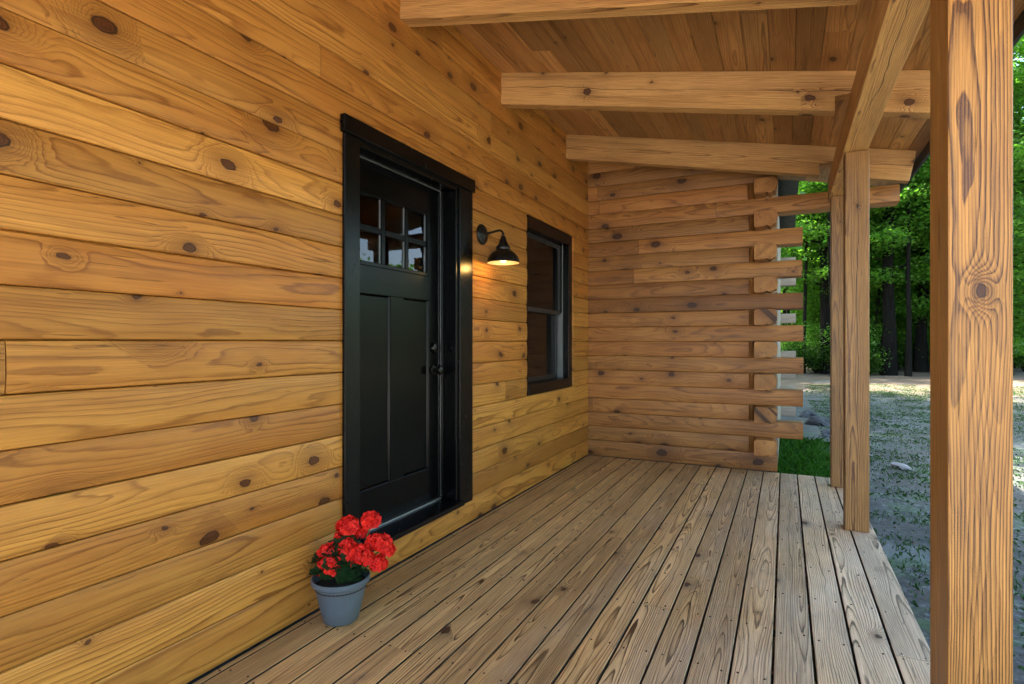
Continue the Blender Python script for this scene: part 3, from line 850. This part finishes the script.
# rafters, notched over the header
nrm = math.sqrt(1 + 0.205 ** 2)
RU = Vector((1 / nrm, 0, -0.205 / nrm)); RV = Vector((0.205 / nrm, 0, 1 / nrm))
O0 = Vector((XW, 0, 3.32))
def loc(x, z):
    d = Vector((x, 0, z)) - O0
    return (d.dot(RU), d.dot(RV))
for i, y in enumerate((2.573, 3.828, 5.248, 1.32, 0.06, -0.52)):
    hh = 0.243
    zb = lambda x: roofz(x) - hh
    xe = 0.915
    pts = [(-2.05, roofz(-2.05) - 0.0015), (-2.05, zb(-2.05)), (0.268, zb(0.268)), (0.268, HB + 0.2015), (0.4885, HB + 0.2015), (0.4885, zb(0.4885)), (xe - 0.05, zb(xe - 0.05)), (xe, roofz(xe) - 0.0015)]
    if i == 2: pts[2] = (0.255, zb(0.255)); pts[3] = (0.255, HB + 0.2015)
    r_ = MB()
    r_.prism([loc(*p) for p in pts], 0, 0.092, O=O0 + Vector((0, y, 0)), A=RU, B=RV, Cc=(0, 1, 0), gmap='abw', seed=[8.3, 4.4, 21.7, 1.1, 2.9, 6.6][i], goff=(random.uniform(0, 3), 0, 0))
    pb(r_, 'rafter', M['beam'], bevel=0.004)
# roof planks (tongue and groove, laid along the porch on top of the rafters)
pk = MB()
pw = 0.137
u = 0.0
Nn = RU.cross(Vector((0, 1, 0)))
dn = -RV
total = loc(0.953, roofz(0.953))[0]
k = 0
while u < total - 0.01:
    wdt = min(pw, total - u)
    jts = sorted(random.uniform(0, 6.2) for _ in range(random.choice([0, 1, 1, 2])))
    cuts = [YB - 0.19] + jts + [6.41]
    for a, b in zip(cuts[:-1], cuts[1:]):
        if b - a < 0.02: continue
        pk.prism([(u + 0.0004, 0.018), (u + 0.0004, 0.004), (u + 0.004, 0.0), (u + wdt - 0.004, 0.0), (u + wdt - 0.0004, 0.004), (u + wdt - 0.0004, 0.018), ],
                 a + 0.0008, b - 0.0008, O=O0 + RV * 0.0, A=RU, B=RV, Cc=(0, 1, 0), gmap='wab')
    u += wdt; k += 1
pb(pk, 'roof_planks', M['plank'])

# ================================================================== WALL LAMP
LX, LY, LZ = XW, 3.515, 2.020
lamp = thing('wall_lamp', 'black gooseneck barn lamp glowing on the log wall between door and window', 'wall lamp', (LX, LY, LZ))
b_ = MB(); b_.lathe([(0.0, 0.004), (0.074, 0.004), (0.074, 0.012), (0.068, 0.019), (0.050, 0.022), (0.040, 0.030), (0.022, 0.034), (0.0, 0.035)], (0, 0, 0), 'x', 32)
b_.build('backplate', M['blackmetal'], lamp, smooth=True)
b_ = MB()
arc = [(0.02, 0, 0.0), (0.08, 0, 0.008), (0.125, 0, 0.016), (0.15, 0, 0.018), (0.168, 0, 0.010), (0.177, 0, -0.008), (0.178, 0, -0.035)]
b_.tube(arc, 0.0085, 12)
b_.build('arm', M['blackmetal'], lamp, smooth=True)
b_ = MB()
b_.lathe([(0.0085, -0.022), (0.016, -0.026), (0.020, -0.040), (0.024, -0.055), (0.036, -0.085), (0.050, -0.100), (0.052, -0.112), (0.050, -0.120), (0.056, -0.128), (0.078, -0.140), (0.098, -0.160), (0.110, -0.184), (0.115, -0.205), (0.116, -0.214), (0.113, -0.214),
          ], (0.178, 0, 0), 'z', 40)
b_.lathe([(0.113, -0.214), (0.106, -0.184), (0.094, -0.163), (0.074, -0.145), (0.050, -0.133), (0.030, -0.110), (0.0, -0.100)], (0.178, 0, 0), 'z', 40, mi=1)
b_.build('lamp_shade', [M['blackmetal'], M['shadein']], lamp, smooth=True, fix=False)
b_ = MB()
b_.lathe([(0.0, -0.212), (0.014, -0.209), (0.025, -0.198), (0.029, -0.182), (0.026, -0.165), (0.016, -0.145), (0.013, -0.128), (0.0, -0.12)], (0.178, 0, 0), 'z', 24)
b_.build('bulb', M['bulb'], lamp, smooth=True)
ld = bpy.data.lights.new('lamp_light', 'POINT')
ld.energy = 0.34
ld.color = (1.0, 0.55, 0.15)
ld.shadow_soft_size = 0.02
lo = bpy.data.objects.new('lamp_light', ld); col.objects.link(lo)
lo.parent = lamp; lo.location = (0.178, 0, -0.2145 - 0.022)

# ================================================================== POTTED GERANIUM
PX, PY = -1.799, 1.931
pot = thing('potted_geranium', 'red geranium in a blue grey plastic pot on the deck beside the black door', 'potted plant', (PX, PY, 0.002))
p_ = MB()
p_.lathe([(0.0, 0.001), (0.072, 0.001), (0.078, 0.006), (0.094, 0.075), (0.108, 0.140), (0.115, 0.170), (0.124, 0.171), (0.128, 0.175), (0.1285, 0.192), (0.125, 0.196), (0.119, 0.194), (0.115, 0.172), (0.112, 0.155)], (0, 0, 0), 'z', 48)
p_.build('pot', M['pot'], pot, smooth=True)
p_ = MB(); p_.lathe([(0.0, 0.168), (0.05, 0.171), (0.1125, 0.160), (0.112, 0.150)], (0, 0, 0), 'z', 40)
p_.build('soil', M['soil'], pot, smooth=True)

def leaf_cloud_mesh(name, verts, faces, tints, material, smooth=False):
    me = bpy.data.meshes.new(name)
    me.from_pydata(verts, [], faces)
    at = me.attributes.new('tint', 'FLOAT', 'FACE')
    at.data.foreach_set('value', np.array(tints, dtype=np.float32))
    me.materials.append(material)
    if smooth: me.polygons.foreach_set('use_smooth', [True] * len(me.polygons))
    me.update()
    return me

def geranium_leaf(rad, seed):
    """lobed, slightly cupped round leaf, stalk notch at -x"""
    r = random.Random(seed)
    v = [(0, 0, 0)]; f = []
    n = 22
    for k in range(n):
        a = -math.pi + 0.22 + (2 * math.pi - 0.44) * k / (n - 1)
        rr = rad * (1 + 0.10 * math.cos(a * 7) + 0.03 * r.uniform(-1, 1))
        v.append((rr * math.cos(a) * 0.55, rr * math.sin(a) * 0.55, rad * 0.06 * math.cos(a * 7)))
    for k in range(n):
        a = -math.pi + 0.22 + (2 * math.pi - 0.44) * k / (n - 1)
        rr = rad * (1 + 0.10 * math.cos(a * 7) + 0.04 * r.uniform(-1, 1))
        v.append((rr * math.cos(a), rr * math.sin(a), rad * (0.22 + 0.10 * math.cos(a * 7))))
    for k in range(1, n):
        f.append((0, k, k + 1)); f.append((k, n + k, n + k + 1, k + 1))
    return v, f

heads = []
_c, _s = math.cos(R(YAW)), math.sin(R(YAW))
for (hx, hy, hr, hd_) in [(349, 521, 10.5, 0.0), (371, 519, 9.5, -0.04), (330, 546, 10.5, 0.02), (340, 552, 10, 0.07), (351, 539, 9, 0.03), (366, 542, 10, 0.06),
                          (377, 537, 8.5, 0.0), (386, 537, 9.5, 0.01), (384, 554, 8.5, 0.04), (322, 566, 6.5, 0.0), (339, 538, 8, -0.05), (360, 532, 7, -0.05), (357, 547, 8, 0.05), (327, 553, 8, 0.03), (392, 545, 7, 0.0), (372, 548, 7.5, 0.05)]:
    lat_ = (hx - 341) * 0.00446 * 0.93
    heads.append((lat_ * _c + hd_ * _s, lat_ * _s - hd_ * _c, 1.25 - (hy + 8 - 342) * 0.00446 - 0.02 * hd_ / 0.05 * 0.3, hr * 0.0044))
vs_, fs_, ts_ = [], [], []
rl = random.Random(4)
lv = []
for k in range(64):
    a = rl.uniform(0, 6.283); rr = 0.100 * math.sqrt(rl.random()) + 0.015
    z = 0.205 + 0.165 * rl.random() * (1.15 - rr / 0.17)
    lv.append((rr * math.cos(a), rr * math.sin(a), z, rl.uniform(0.028, 0.046)))
stm = MB()
for i, (x, y, z, s) in enumerate(lv):
    v, f = geranium_leaf(s, i)
    out = Vector((x, y, 0.08)).normalized()
    nrm_ = (out * rl.uniform(0.3, 1.1) + Vector((rl.uniform(-.4, .4), rl.uniform(-.4, .4), 0.7))).normalized()
    q = Vector((0, 0, 1)).rotation_difference(nrm_) @ Quaternion((0, 0, 1), rl.uniform(0, 6.28))
    b0 = len(vs_)
    for p in v: vs_.append(tuple(q @ Vector(p) + Vector((x, y, z))))
    for ff in f: fs_.append(tuple(b0 + t for t in ff)); 
    t = rl.random(); ts_ += [min(1, max(0, t + rl.uniform(-.1, .1))) for _ in f]
    if i % 2 == 0: stm.tube([(x * 0.25, y * 0.25, 0.165), (x * 0.6, y * 0.6, 0.165 + (z - 0.165) * 0.6), (x, y, z)], [0.003, 0.0022, 0.0016], 5)
o = bpy.data.objects.new('leaves', leaf_cloud_mesh('leaves', vs_, fs_, ts_, M['gleaf'], True)); col.objects.link(o); o.parent = pot
for (x, y, z, s) in heads:
    stm.tube([(x * 0.2, y * 0.2, 0.165), (x * 0.6, y * 0.55, 0.25), (x, y, z - s * 0.5)], [0.004, 0.003, 0.0025], 6)
stm.build('stems', M['stem'], pot, smooth=True)
for hi, (x, y, z, s) in enumerate(heads):
    vs_, fs_, ts_ = [], [], []
    r = random.Random(hi)
    nfl = 60
    for k in range(nfl):                   # florets of five petals over a ball
        zz = 1 - 1.62 * (k + 0.5) / nfl
        a = k * 2.39996 + r.uniform(-.2, .2)
        rad = math.sqrt(max(0, 1 - zz * zz))
        d = Vector((rad * math.cos(a), rad * math.sin(a), zz)).normalized()
        c = d * s * r.uniform(0.82, 1.06)
        c.z *= 0.86
        q = Vector((0, 0, 1)).rotation_difference((d + Vector((r.uniform(-.35, .35), r.uniform(-.35, .35), r.uniform(-.35, .35)))).normalized())
        tint = r.random()
        ph = r.uniform(0, 6.28)
        for pti in range(5):
            aa = ph + pti * 1.2566
            pl = s * 0.33 * r.uniform(0.85, 1.1); pw2 = pl * 0.52
            e = Vector((math.cos(aa), math.sin(aa), 0)); t = Vector((-math.sin(aa), math.cos(aa), 0))
            up = r.uniform(0.15, 0.55)
            pts = [Vector((0, 0, -0.1 * pl)), e * pl * .55 + t * pw2 + Vector((0, 0, up * pl * .5)), e * pl * .98 + t * pw2 * .55 + Vector((0, 0, up * pl)),
                   e * pl * .98 - t * pw2 * .55 + Vector((0, 0, up * pl)), e * pl * .55 - t * pw2 + Vector((0, 0, up * pl * .5))]
            b0 = len(vs_)
            for p in pts: vs_.append(tuple(q @ p + c + Vector((x, y, z))))
            fs_.append((b0, b0 + 1, b0 + 2, b0 + 3, b0 + 4)); ts_.append(min(1, max(0, tint + r.uniform(-.25, .25))))
    o = bpy.data.objects.new('flower_head', leaf_cloud_mesh('flower_head', vs_, fs_, ts_, M['petal'], True)); col.objects.link(o); o.parent = pot

# ================================================================== TREES
def leaves_mesh(name, centres, spread, per, size, material, seed, flat=0.45):
    """leaf-sized faces scattered round twig centres"""
    r = np.random.default_rng(seed)
    C = np.repeat(np.array(centres), per, axis=0)
    n = len(C)
    off = r.normal(0, 1, (n, 3)) * np.array([spread, spread, spread * flat])
    P = C + off
    s = size * r.uniform(0.6, 1.35, n)
    nv = r.normal(0, 1, (n, 3)); nv[:, 2] = np.abs(nv[:, 2]) + 0.9
    nv /= np.linalg.norm(nv, axis=1)[:, None]
    t = np.cross(nv, r.normal(0, 1, (n, 3))); t /= np.linalg.norm(t, axis=1)[:, None]
    b = np.cross(nv, t)
    v = np.empty((n, 4, 3))
    v[:, 0] = P - t * s[:, None] * 0.5
    v[:, 1] = P + b * s[:, None] * 0.32 - nv * s[:, None] * 0.06
    v[:, 2] = P + t * s[:, None] * 0.55 - nv * s[:, None] * 0.12
    v[:, 3] = P - b * s[:, None] * 0.32 - nv * s[:, None] * 0.06
    me = bpy.data.meshes.new(name)
    me.vertices.add(n * 4); me.loops.add(n * 4); me.polygons.add(n)
    me.vertices.foreach_set('co', v.ravel())
    me.loops.foreach_set('vertex_index', np.arange(n * 4, dtype=np.int32))
    me.polygons.foreach_set('loop_start', np.arange(0, n * 4, 4, dtype=np.int32))
    cl = np.repeat(r.uniform(0, 1, len(centres)), per)
    tint = np.clip(cl * 0.6 + r.uniform(0, 0.5, n), 0, 1)
    me.update(calc_edges=True)
    at = me.attributes.new('tint', 'FLOAT', 'FACE')
    at.data.foreach_set('value', tint.astype(np.float32))
    me.materials.append(material)
    return me

def tree_meshes(seed, height, r0, low, spread, nlimb, leafmat, lean=0.03, size=0.15, per=34):
    r = random.Random(seed)
    mb = MB()
    pts, rads = [], []
    lx, ly = r.uniform(-lean, lean), r.uniform(-lean, lean)
    bx_, by_ = 0, 0
    for k in range(9):
        t = k / 8
        bx_ += r.uniform(-.08, .08) * (k > 0); by_ += r.uniform(-.08, .08) * (k > 0)
        pts.append((lx * t * height + bx_, ly * t * height + by_, t * height - 0.25 * (k == 0)))
        rads.append(r0 * (1 - 0.86 * t) * (1.35 if k == 0 else 1))
    mb.tube(pts, rads, 10)
    cents = []
    for i in range(nlimb):
        t = low + (0.97 - low) * (i + r.random() * 0.8) / nlimb
        f = t * 8; k = min(7, int(f)); a = Vector(pts[k]).lerp(Vector(pts[k + 1]), f - k)
        ang = i * 2.4 + r.uniform(-.5, .5)
        prof = math.sin(math.pi * min(1, 0.22 + 0.78 * (1 - (t - low) / (1 - low)) * 0.95 + 0.02)) ** 0.6
        ln = spread * prof * r.uniform(0.7, 1.15) + 0.4
        rise_ = r.uniform(0.0, 0.45)
        d = Vector((math.cos(ang), math.sin(ang), rise_))
        br = []
        for q in range(5):
            tt = q / 4
            br.append(a + d * ln * tt + Vector((r.uniform(-.1, .1), r.uniform(-.1, .1), -0.10 * ln * tt * tt + r.uniform(-.06, .06))) * (q > 0))
        rb = r0 * 0.32 * (1 - t * 0.6)
        mb.tube(br, [rb, rb * .75, rb * .5, rb * .3, rb * .12], 6)
        for q in range(1, 5):
            base = br[q]
            for _ in range(2 if q < 3 else 3):
                sd = Vector((r.uniform(-1, 1), r.uniform(-1, 1), r.uniform(-.35, .35))) * (0.28 * ln * 0.55 + 0.25)
                tip = base + sd
                mb.tube([base, base + sd * .6 + Vector((0, 0, .05)), tip], [rb * .22, rb * .15, rb * .05], 4)
                cents.append(tuple(tip)); cents.append(tuple(base + sd * .5))
    lm = leaves_mesh('crown', cents, 0.34, per, size, leafmat, seed)
    tm = MB.build(mb, 'trunk', M['bark'], None, smooth=True, fix=False)
    me = tm.data
    bpy.data.objects.remove(tm)
    return me, lm

def place_tree(meshes, x, y, rz, sc, name, label, cat='tree', group=None, tz=None):
    t = thing(name, label, cat, (x, y, float(gz(x, y)) - 0.03 if tz is None else tz), rz, group)
    t.scale = (sc, sc, sc)
    for nm, me in zip(('trunk', 'crown'), meshes):
        o = bpy.data.objects.new(nm, me); col.objects.link(o); o.parent = t
    return t

V = [tree_meshes(101, 15, 0.24, 0.14, 3.4, 36, M['leaf']),
     tree_meshes(102, 17, 0.25, 0.22, 3.6, 34, M['leaf2']),
     tree_meshes(103, 13, 0.15, 0.08, 2.8, 36, M['leaf2']),
     tree_meshes(104, 18, 0.29, 0.24, 4.0, 36, M['leaf'])]
V.append(tree_meshes(105, 17, 0.105, 0.42, 2.2, 20, M['leaf2'], lean=0.05))
V.append(tree_meshes(106, 15, 0.085, 0.34, 1.9, 20, M['leaf'], lean=0.07))
G = 'broadleaf trees at the edge of the clearing'
GB = 'broadleaf trees deeper in the wood'
spots = [  # column in the photo, depth, variant, rotation, scale, label
    (826, 26.5, 1, 0.3, 1.0, 'dark straight trunk with light leaves left of the middle porch post'),
    (811, 30.0, 2, 1.9, 1.0, 'slim leaning young tree seen just past the log ends'),
    (888, 25.5, 3, 4.0, 1.0, 'thick dark trunk midway between the two nearest porch posts'),
    (921, 27.0, 0, 2.2, 1.05, 'dark trunk close beside the near porch post at the lawn edge'),
    (857, 29.0, 0, 5.1, 1.0, 'leafy tree standing hidden behind the middle porch post'),
    (905, 33.0, 2, 0.9, 1.1, 'slender tree in the gap behind the two thick trunks'),
    (842, 35.0, 3, 2.6, 1.0, 'tall tree deep in the wood behind the far porch post'),
    (795, 33.0, 0, 3.3, 1.0, 'leafy tree showing between the projecting log ends'),
    (960, 26.0, 1, 1.2, 1.0, 'broad tree behind the near porch post'),
    (1008, 24.0, 2, 4.4, 1.1, 'bushy tree glimpsed just right of the near porch post'),
    (1040, 27.0, 3, 0.2, 1.0, 'tall tree at the right edge of the view'),
]
for (px, d, vi, rz, sc, lab) in spots:
    x, y = wpos(px, d)
    place_tree(V[vi], x, y, rz, sc, 'broadleaf_tree', lab, 'tree', G)
GL = 'slender straight trees among the edge of the wood'
for i, (px, d) in enumerate([(803, 27), (817, 33), (834, 25), (872, 27.5), (880, 31), (897, 28.5), (908, 24.6), (928, 30), (862, 24.5), (945, 27), (985, 26), (1016, 28), (790, 29)]):
    x, y = wpos(px, d)
    place_tree(V[4 + i % 2], x, y, i * 1.9, random.uniform(0.9, 1.1), 'slender_tree', 'thin dark trunk rising among the thicker trees across the yard', 'tree', GL)
# trees round the rest of the clearing (mirrored in the glass, shading the yard)
k = 0
ring_spots = []
for i in range(7):
    ring_spots.append((19 + 3.6 * (i % 3) + random.uniform(-1, 1), 13.0 - i * 4.2 + random.uniform(-1, 1)))
ring_spots += [(-2.5, 13.5), (-6, 12.5), (-4, 17), (-8.5, 16.5), (-7, 21), (-12, 13), (-10.5, 9.0), (-11.5, 5.5), (-13.5, 7.5), (-14, 17), (-9.5, 11.5), (-6, 24.8), (-3.2, 27.5)]
for i, (x, y) in enumerate(ring_spots):
    tr_ = place_tree(V[(i * 3 + 1) % 4], x, y, i * 1.7, random.uniform(0.85, 1.05), 'broadleaf_tree', 'tall leafy tree standing round the clearing beside and behind the cabin', 'tree', GB)
# deeper rows, one tree each
deep = []
for row, dd in enumerate((38, 43, 49)):
    for px in range(780 - row * 6, 1060, 44):
        deep.append((px + random.uniform(-9, 9), dd + random.uniform(-2, 2)))
for i, (px, d) in enumerate(deep):
    x, y = wpos(px, d)
    place_tree(V[(i * 5 + 2) % 4], x, y, i * 2.1, random.uniform(0.9, 1.15), 'broadleaf_tree', 'tree deeper in the wood, half hidden by the trunks at the edge', 'tree', GB)

GY = 'young trees under the tall ones'
for i in range(14):
    px = 786 + i * 17 + random.uniform(-6, 6); d = (28.5, 31.5, 29.5, 35)[i % 4] + random.uniform(-.5, .5)
    x, y = wpos(px, d)
    place_tree(V[2] if i % 3 else V[0], x, y, i * 2.3, random.uniform(0.42, 0.62), 'young_tree', 'thin young tree with light leaves standing under the tall trees across the yard', 'tree', GY)

# understorey shrubs along the wood's edge
def shrub_mesh(seed, h):
    r = random.Random(seed); mb = MB(); cents = []
    for i in range(16):
        a = r.uniform(0, 6.28); ln = h * r.uniform(0.6, 1.1)
        d = Vector((math.cos(a) * r.uniform(.2, .8), math.sin(a) * r.uniform(.2, .8), 1)).normalized()
        pts = [d * ln * t + Vector((r.uniform(-.05, .05), r.uniform(-.05, .05), -.05)) for t in (0, .35, .7, 1)]
        mb.tube(pts, [0.018, 0.013, 0.008, 0.003], 5)
        for t in (0.3, 0.5, 0.7, 0.85, 1.0):
            c = d * ln * t
            for _ in range(2): cents.append((c.x + r.uniform(-.25, .25), c.y + r.uniform(-.25, .25), c.z + r.uniform(-.1, .1)))
    lm = leaves_mesh('foliage', cents, 0.17, 16, 0.105, M['leafdark'] if seed % 2 else M['leaf'], seed, 0.6)
    tm = mb.build('stems', M['bark'], None, smooth=True, fix=False); me = tm.data
    bpy.data.objects.remove(tm)
    return me, lm
SH = [shrub_mesh(31, 1.7), shrub_mesh(32, 2.4), shrub_mesh(33, 1.3)]
GS = 'shrubs along the foot of the wood'
for i in range(26):
    px = 782 + i * 11.2 + random.uniform(-4, 4); d = random.choice((26.5, 28.5, 31, 34)) + random.uniform(-0.8, 0.8)
    x, y = wpos(px, d)
    t = thing('shrub', 'low leafy shrub at the foot of the trees beyond the yard', 'shrub', (x, y, float(gz(x, y)) - 0.02), i * 1.3, GS)
    for nm, me in zip(('stems', 'foliage'), SH[i % 3]):
        o = bpy.data.objects.new(nm, me); col.objects.link(o); o.parent = t

# far-off wood that reads as one mass
r = np.random.default_rng(55)
cents = []
for i in range(2600):
    a = r.uniform(-0.75, 1.75); d = r.uniform(52, 66)
    if 0.42 < a < 0.80:
        cents.append((math.sin(a) * d, math.cos(a) * d, r.uniform(0, 8.5))); continue
    cents.append((math.sin(a) * d, math.cos(a) * d, r.uniform(0.3, 1) ** 0.8 * 20 - 0.5 if r.random() < .8 else r.uniform(0, 6)))
for i in range(700):
    a = r.uniform(-0.15, 0.42); d = r.uniform(46, 56)
    cents.append((math.sin(a) * d, math.cos(a) * d, r.uniform(0.2, 6.5)))
me = leaves_mesh('distant_wood', cents, 1.1, 18, 0.62, M['leaf'], 56, 0.7)
o = bpy.data.objects.new('distant_wood', me); col.objects.link(o)
tag(o, 'dense mass of far leafy wood filling the gaps between the trunks', 'wood', kind='stuff')

# ================================================================== GROUND COVER
def blades(name, pts, hmin, hmax, wdt, material, seed, lean=0.5):
    r = np.random.default_rng(seed); n = len(pts)
    P = np.array(pts); h = r.uniform(hmin, hmax, n); a = r.uniform(0, 6.283, n); l = r.uniform(0.1, lean, n)
    d = np.stack([np.cos(a), np.sin(a)], 1); t = np.stack([-np.sin(a), np.cos(a)], 1)
    v = np.zeros((n, 5, 3)); ww = wdt * r.uniform(0.7, 1.3, n)
    v[:, 0, :2] = P[:, :2] - t * ww[:, None] / 2; v[:, 1, :2] = P[:, :2] + t * ww[:, None] / 2
    mid = P[:, :2] + d * (h * l * 0.35)[:, None]
    v[:, 2, :2] = mid + t * ww[:, None] * 0.4; v[:, 4, :2] = mid - t * ww[:, None] * 0.4
    v[:, 3, :2] = P[:, :2] + d * (h * l * 1.1)[:, None]
    v[:, 0, 2] = v[:, 1, 2] = P[:, 2] - 0.01
    v[:, 2, 2] = v[:, 4, 2] = P[:, 2] + h * 0.55; v[:, 3, 2] = P[:, 2] + h * (1 - 0.3 * l)
    me = bpy.data.meshes.new(name)
    me.vertices.add(n * 5); me.loops.add(n * 5); me.polygons.add(n)
    me.vertices.foreach_set('co', v.ravel()); me.loops.foreach_set('vertex_index', np.arange(n * 5, dtype=np.int32))
    me.polygons.foreach_set('loop_start', np.arange(0, n * 5, 5, dtype=np.int32))
    me.update(calc_edges=True)
    at = me.attributes.new('tint', 'FLOAT', 'FACE'); at.data.foreach_set('value', r.uniform(0, 1, n).astype(np.float32))
    me.materials.append(material)
    o = bpy.data.objects.new(name, me); col.objects.link(o)
    return o
r = np.random.default_rng(9)
xy = np.stack([r.uniform(-0.05, 0.5, 9000), r.uniform(5.98, 9.6, 9000)], 1)
keepm = r.random(9000) < np.clip(1.35 - xy[:, 0] * 1.5 - (xy[:, 1] - 6) * 0.16, 0, 1)
xy = xy[keepm]
o = blades('grass', np.column_stack([xy, gz(xy[:, 0], xy[:, 1])]), 0.08, 0.26, 0.010, M['grass'], 3, 1.1)
tag(o, 'long green grass past the end of the deck under the log ends', 'grass', kind='stuff')
# sparse weed clumps over the yard
cl = np.stack([r.uniform(0.6, 9, 2600), r.uniform(0.5, 24, 2600)], 1)
pts = np.repeat(cl, 26, 0) + r.normal(0, 0.13, (67600, 2))
pts = pts[pts[:, 0] > 0.56]
o = blades('yard_weeds', np.column_stack([pts, gz(pts[:, 0], pts[:, 1])]), 0.012, 0.045, 0.008, M['weed'], 4, 1.5)
tag(o, 'sparse low weeds scattered over the bare yard', 'weeds', kind='stuff')
# dry leaves and chips
n = 16000
pts = np.stack([r.uniform(0.58, 10, n), r.uniform(-1, 24, n)], 1)
me = leaves_mesh('leaf_litter', np.column_stack([pts, gz(pts[:, 0], pts[:, 1]) + 0.006]), 0.0, 1, 0.026, M['litter'], 8)
o = bpy.data.objects.new('leaf_litter', me); col.objects.link(o)
tag(o, 'dry leaves and wood chips strewn over the yard', 'leaf litter', kind='stuff')

# rocks
def rock(x, y, s, flat, seed, label):
    r = random.Random(seed)
    bm = bmesh.new(); bmesh.ops.create_icosphere(bm, subdivisions=3, radius=1)
    ph = [Vector((r.uniform(-1, 1), r.uniform(-1, 1), r.uniform(-1, 1))).normalized() for _ in range(9)]
    for v in bm.verts:
        d = v.co.normalized(); k = 1.0
        for p in ph:
            q = d.dot(p)
            if q > 0.55: k -= (q - 0.55) * 0.55
        k += 0.05 * math.sin(d.x * 9 + seed) * math.sin(d.y * 8) 
        v.co = Vector((d.x * s * k, d.y * s * k * 0.8, d.z * s * k * flat))
    me = bpy.data.meshes.new('rock'); bm.to_mesh(me); bm.free()
    me.materials.append(M['palerock'] if seed == 1 else M['rock'])
    o = bpy.data.objects.new('rock', me); col.objects.link(o)
    o.location = (x, y, float(gz(x, y)) + s * flat * 0.25); o.rotation_euler = (0, 0, r.uniform(0, 6))
    tag(o, label, 'rock')
def at_ground(px, py): 
    d = 560 * (1.25 - GZ) / (py - 342); return wpos(px, d)
for (px, py, s, fl, sd, lab) in [
    (900, 471, 0.17, 0.35, 1, 'flat pale stone lying alone in the yard between the posts'),
    (820, 424, 0.30, 0.55, 2, 'larger grey boulder past the log ends by the grass'),
    (809, 416, 0.22, 0.6, 3, 'grey boulder behind the larger one nearest the log ends'),
    (829, 436, 0.2, 0.5, 4, 'small dark stone at the foot of the boulders beside the far post')]:
    x, y = at_ground(px, py)
    rock(x, y, s, fl, sd, lab)
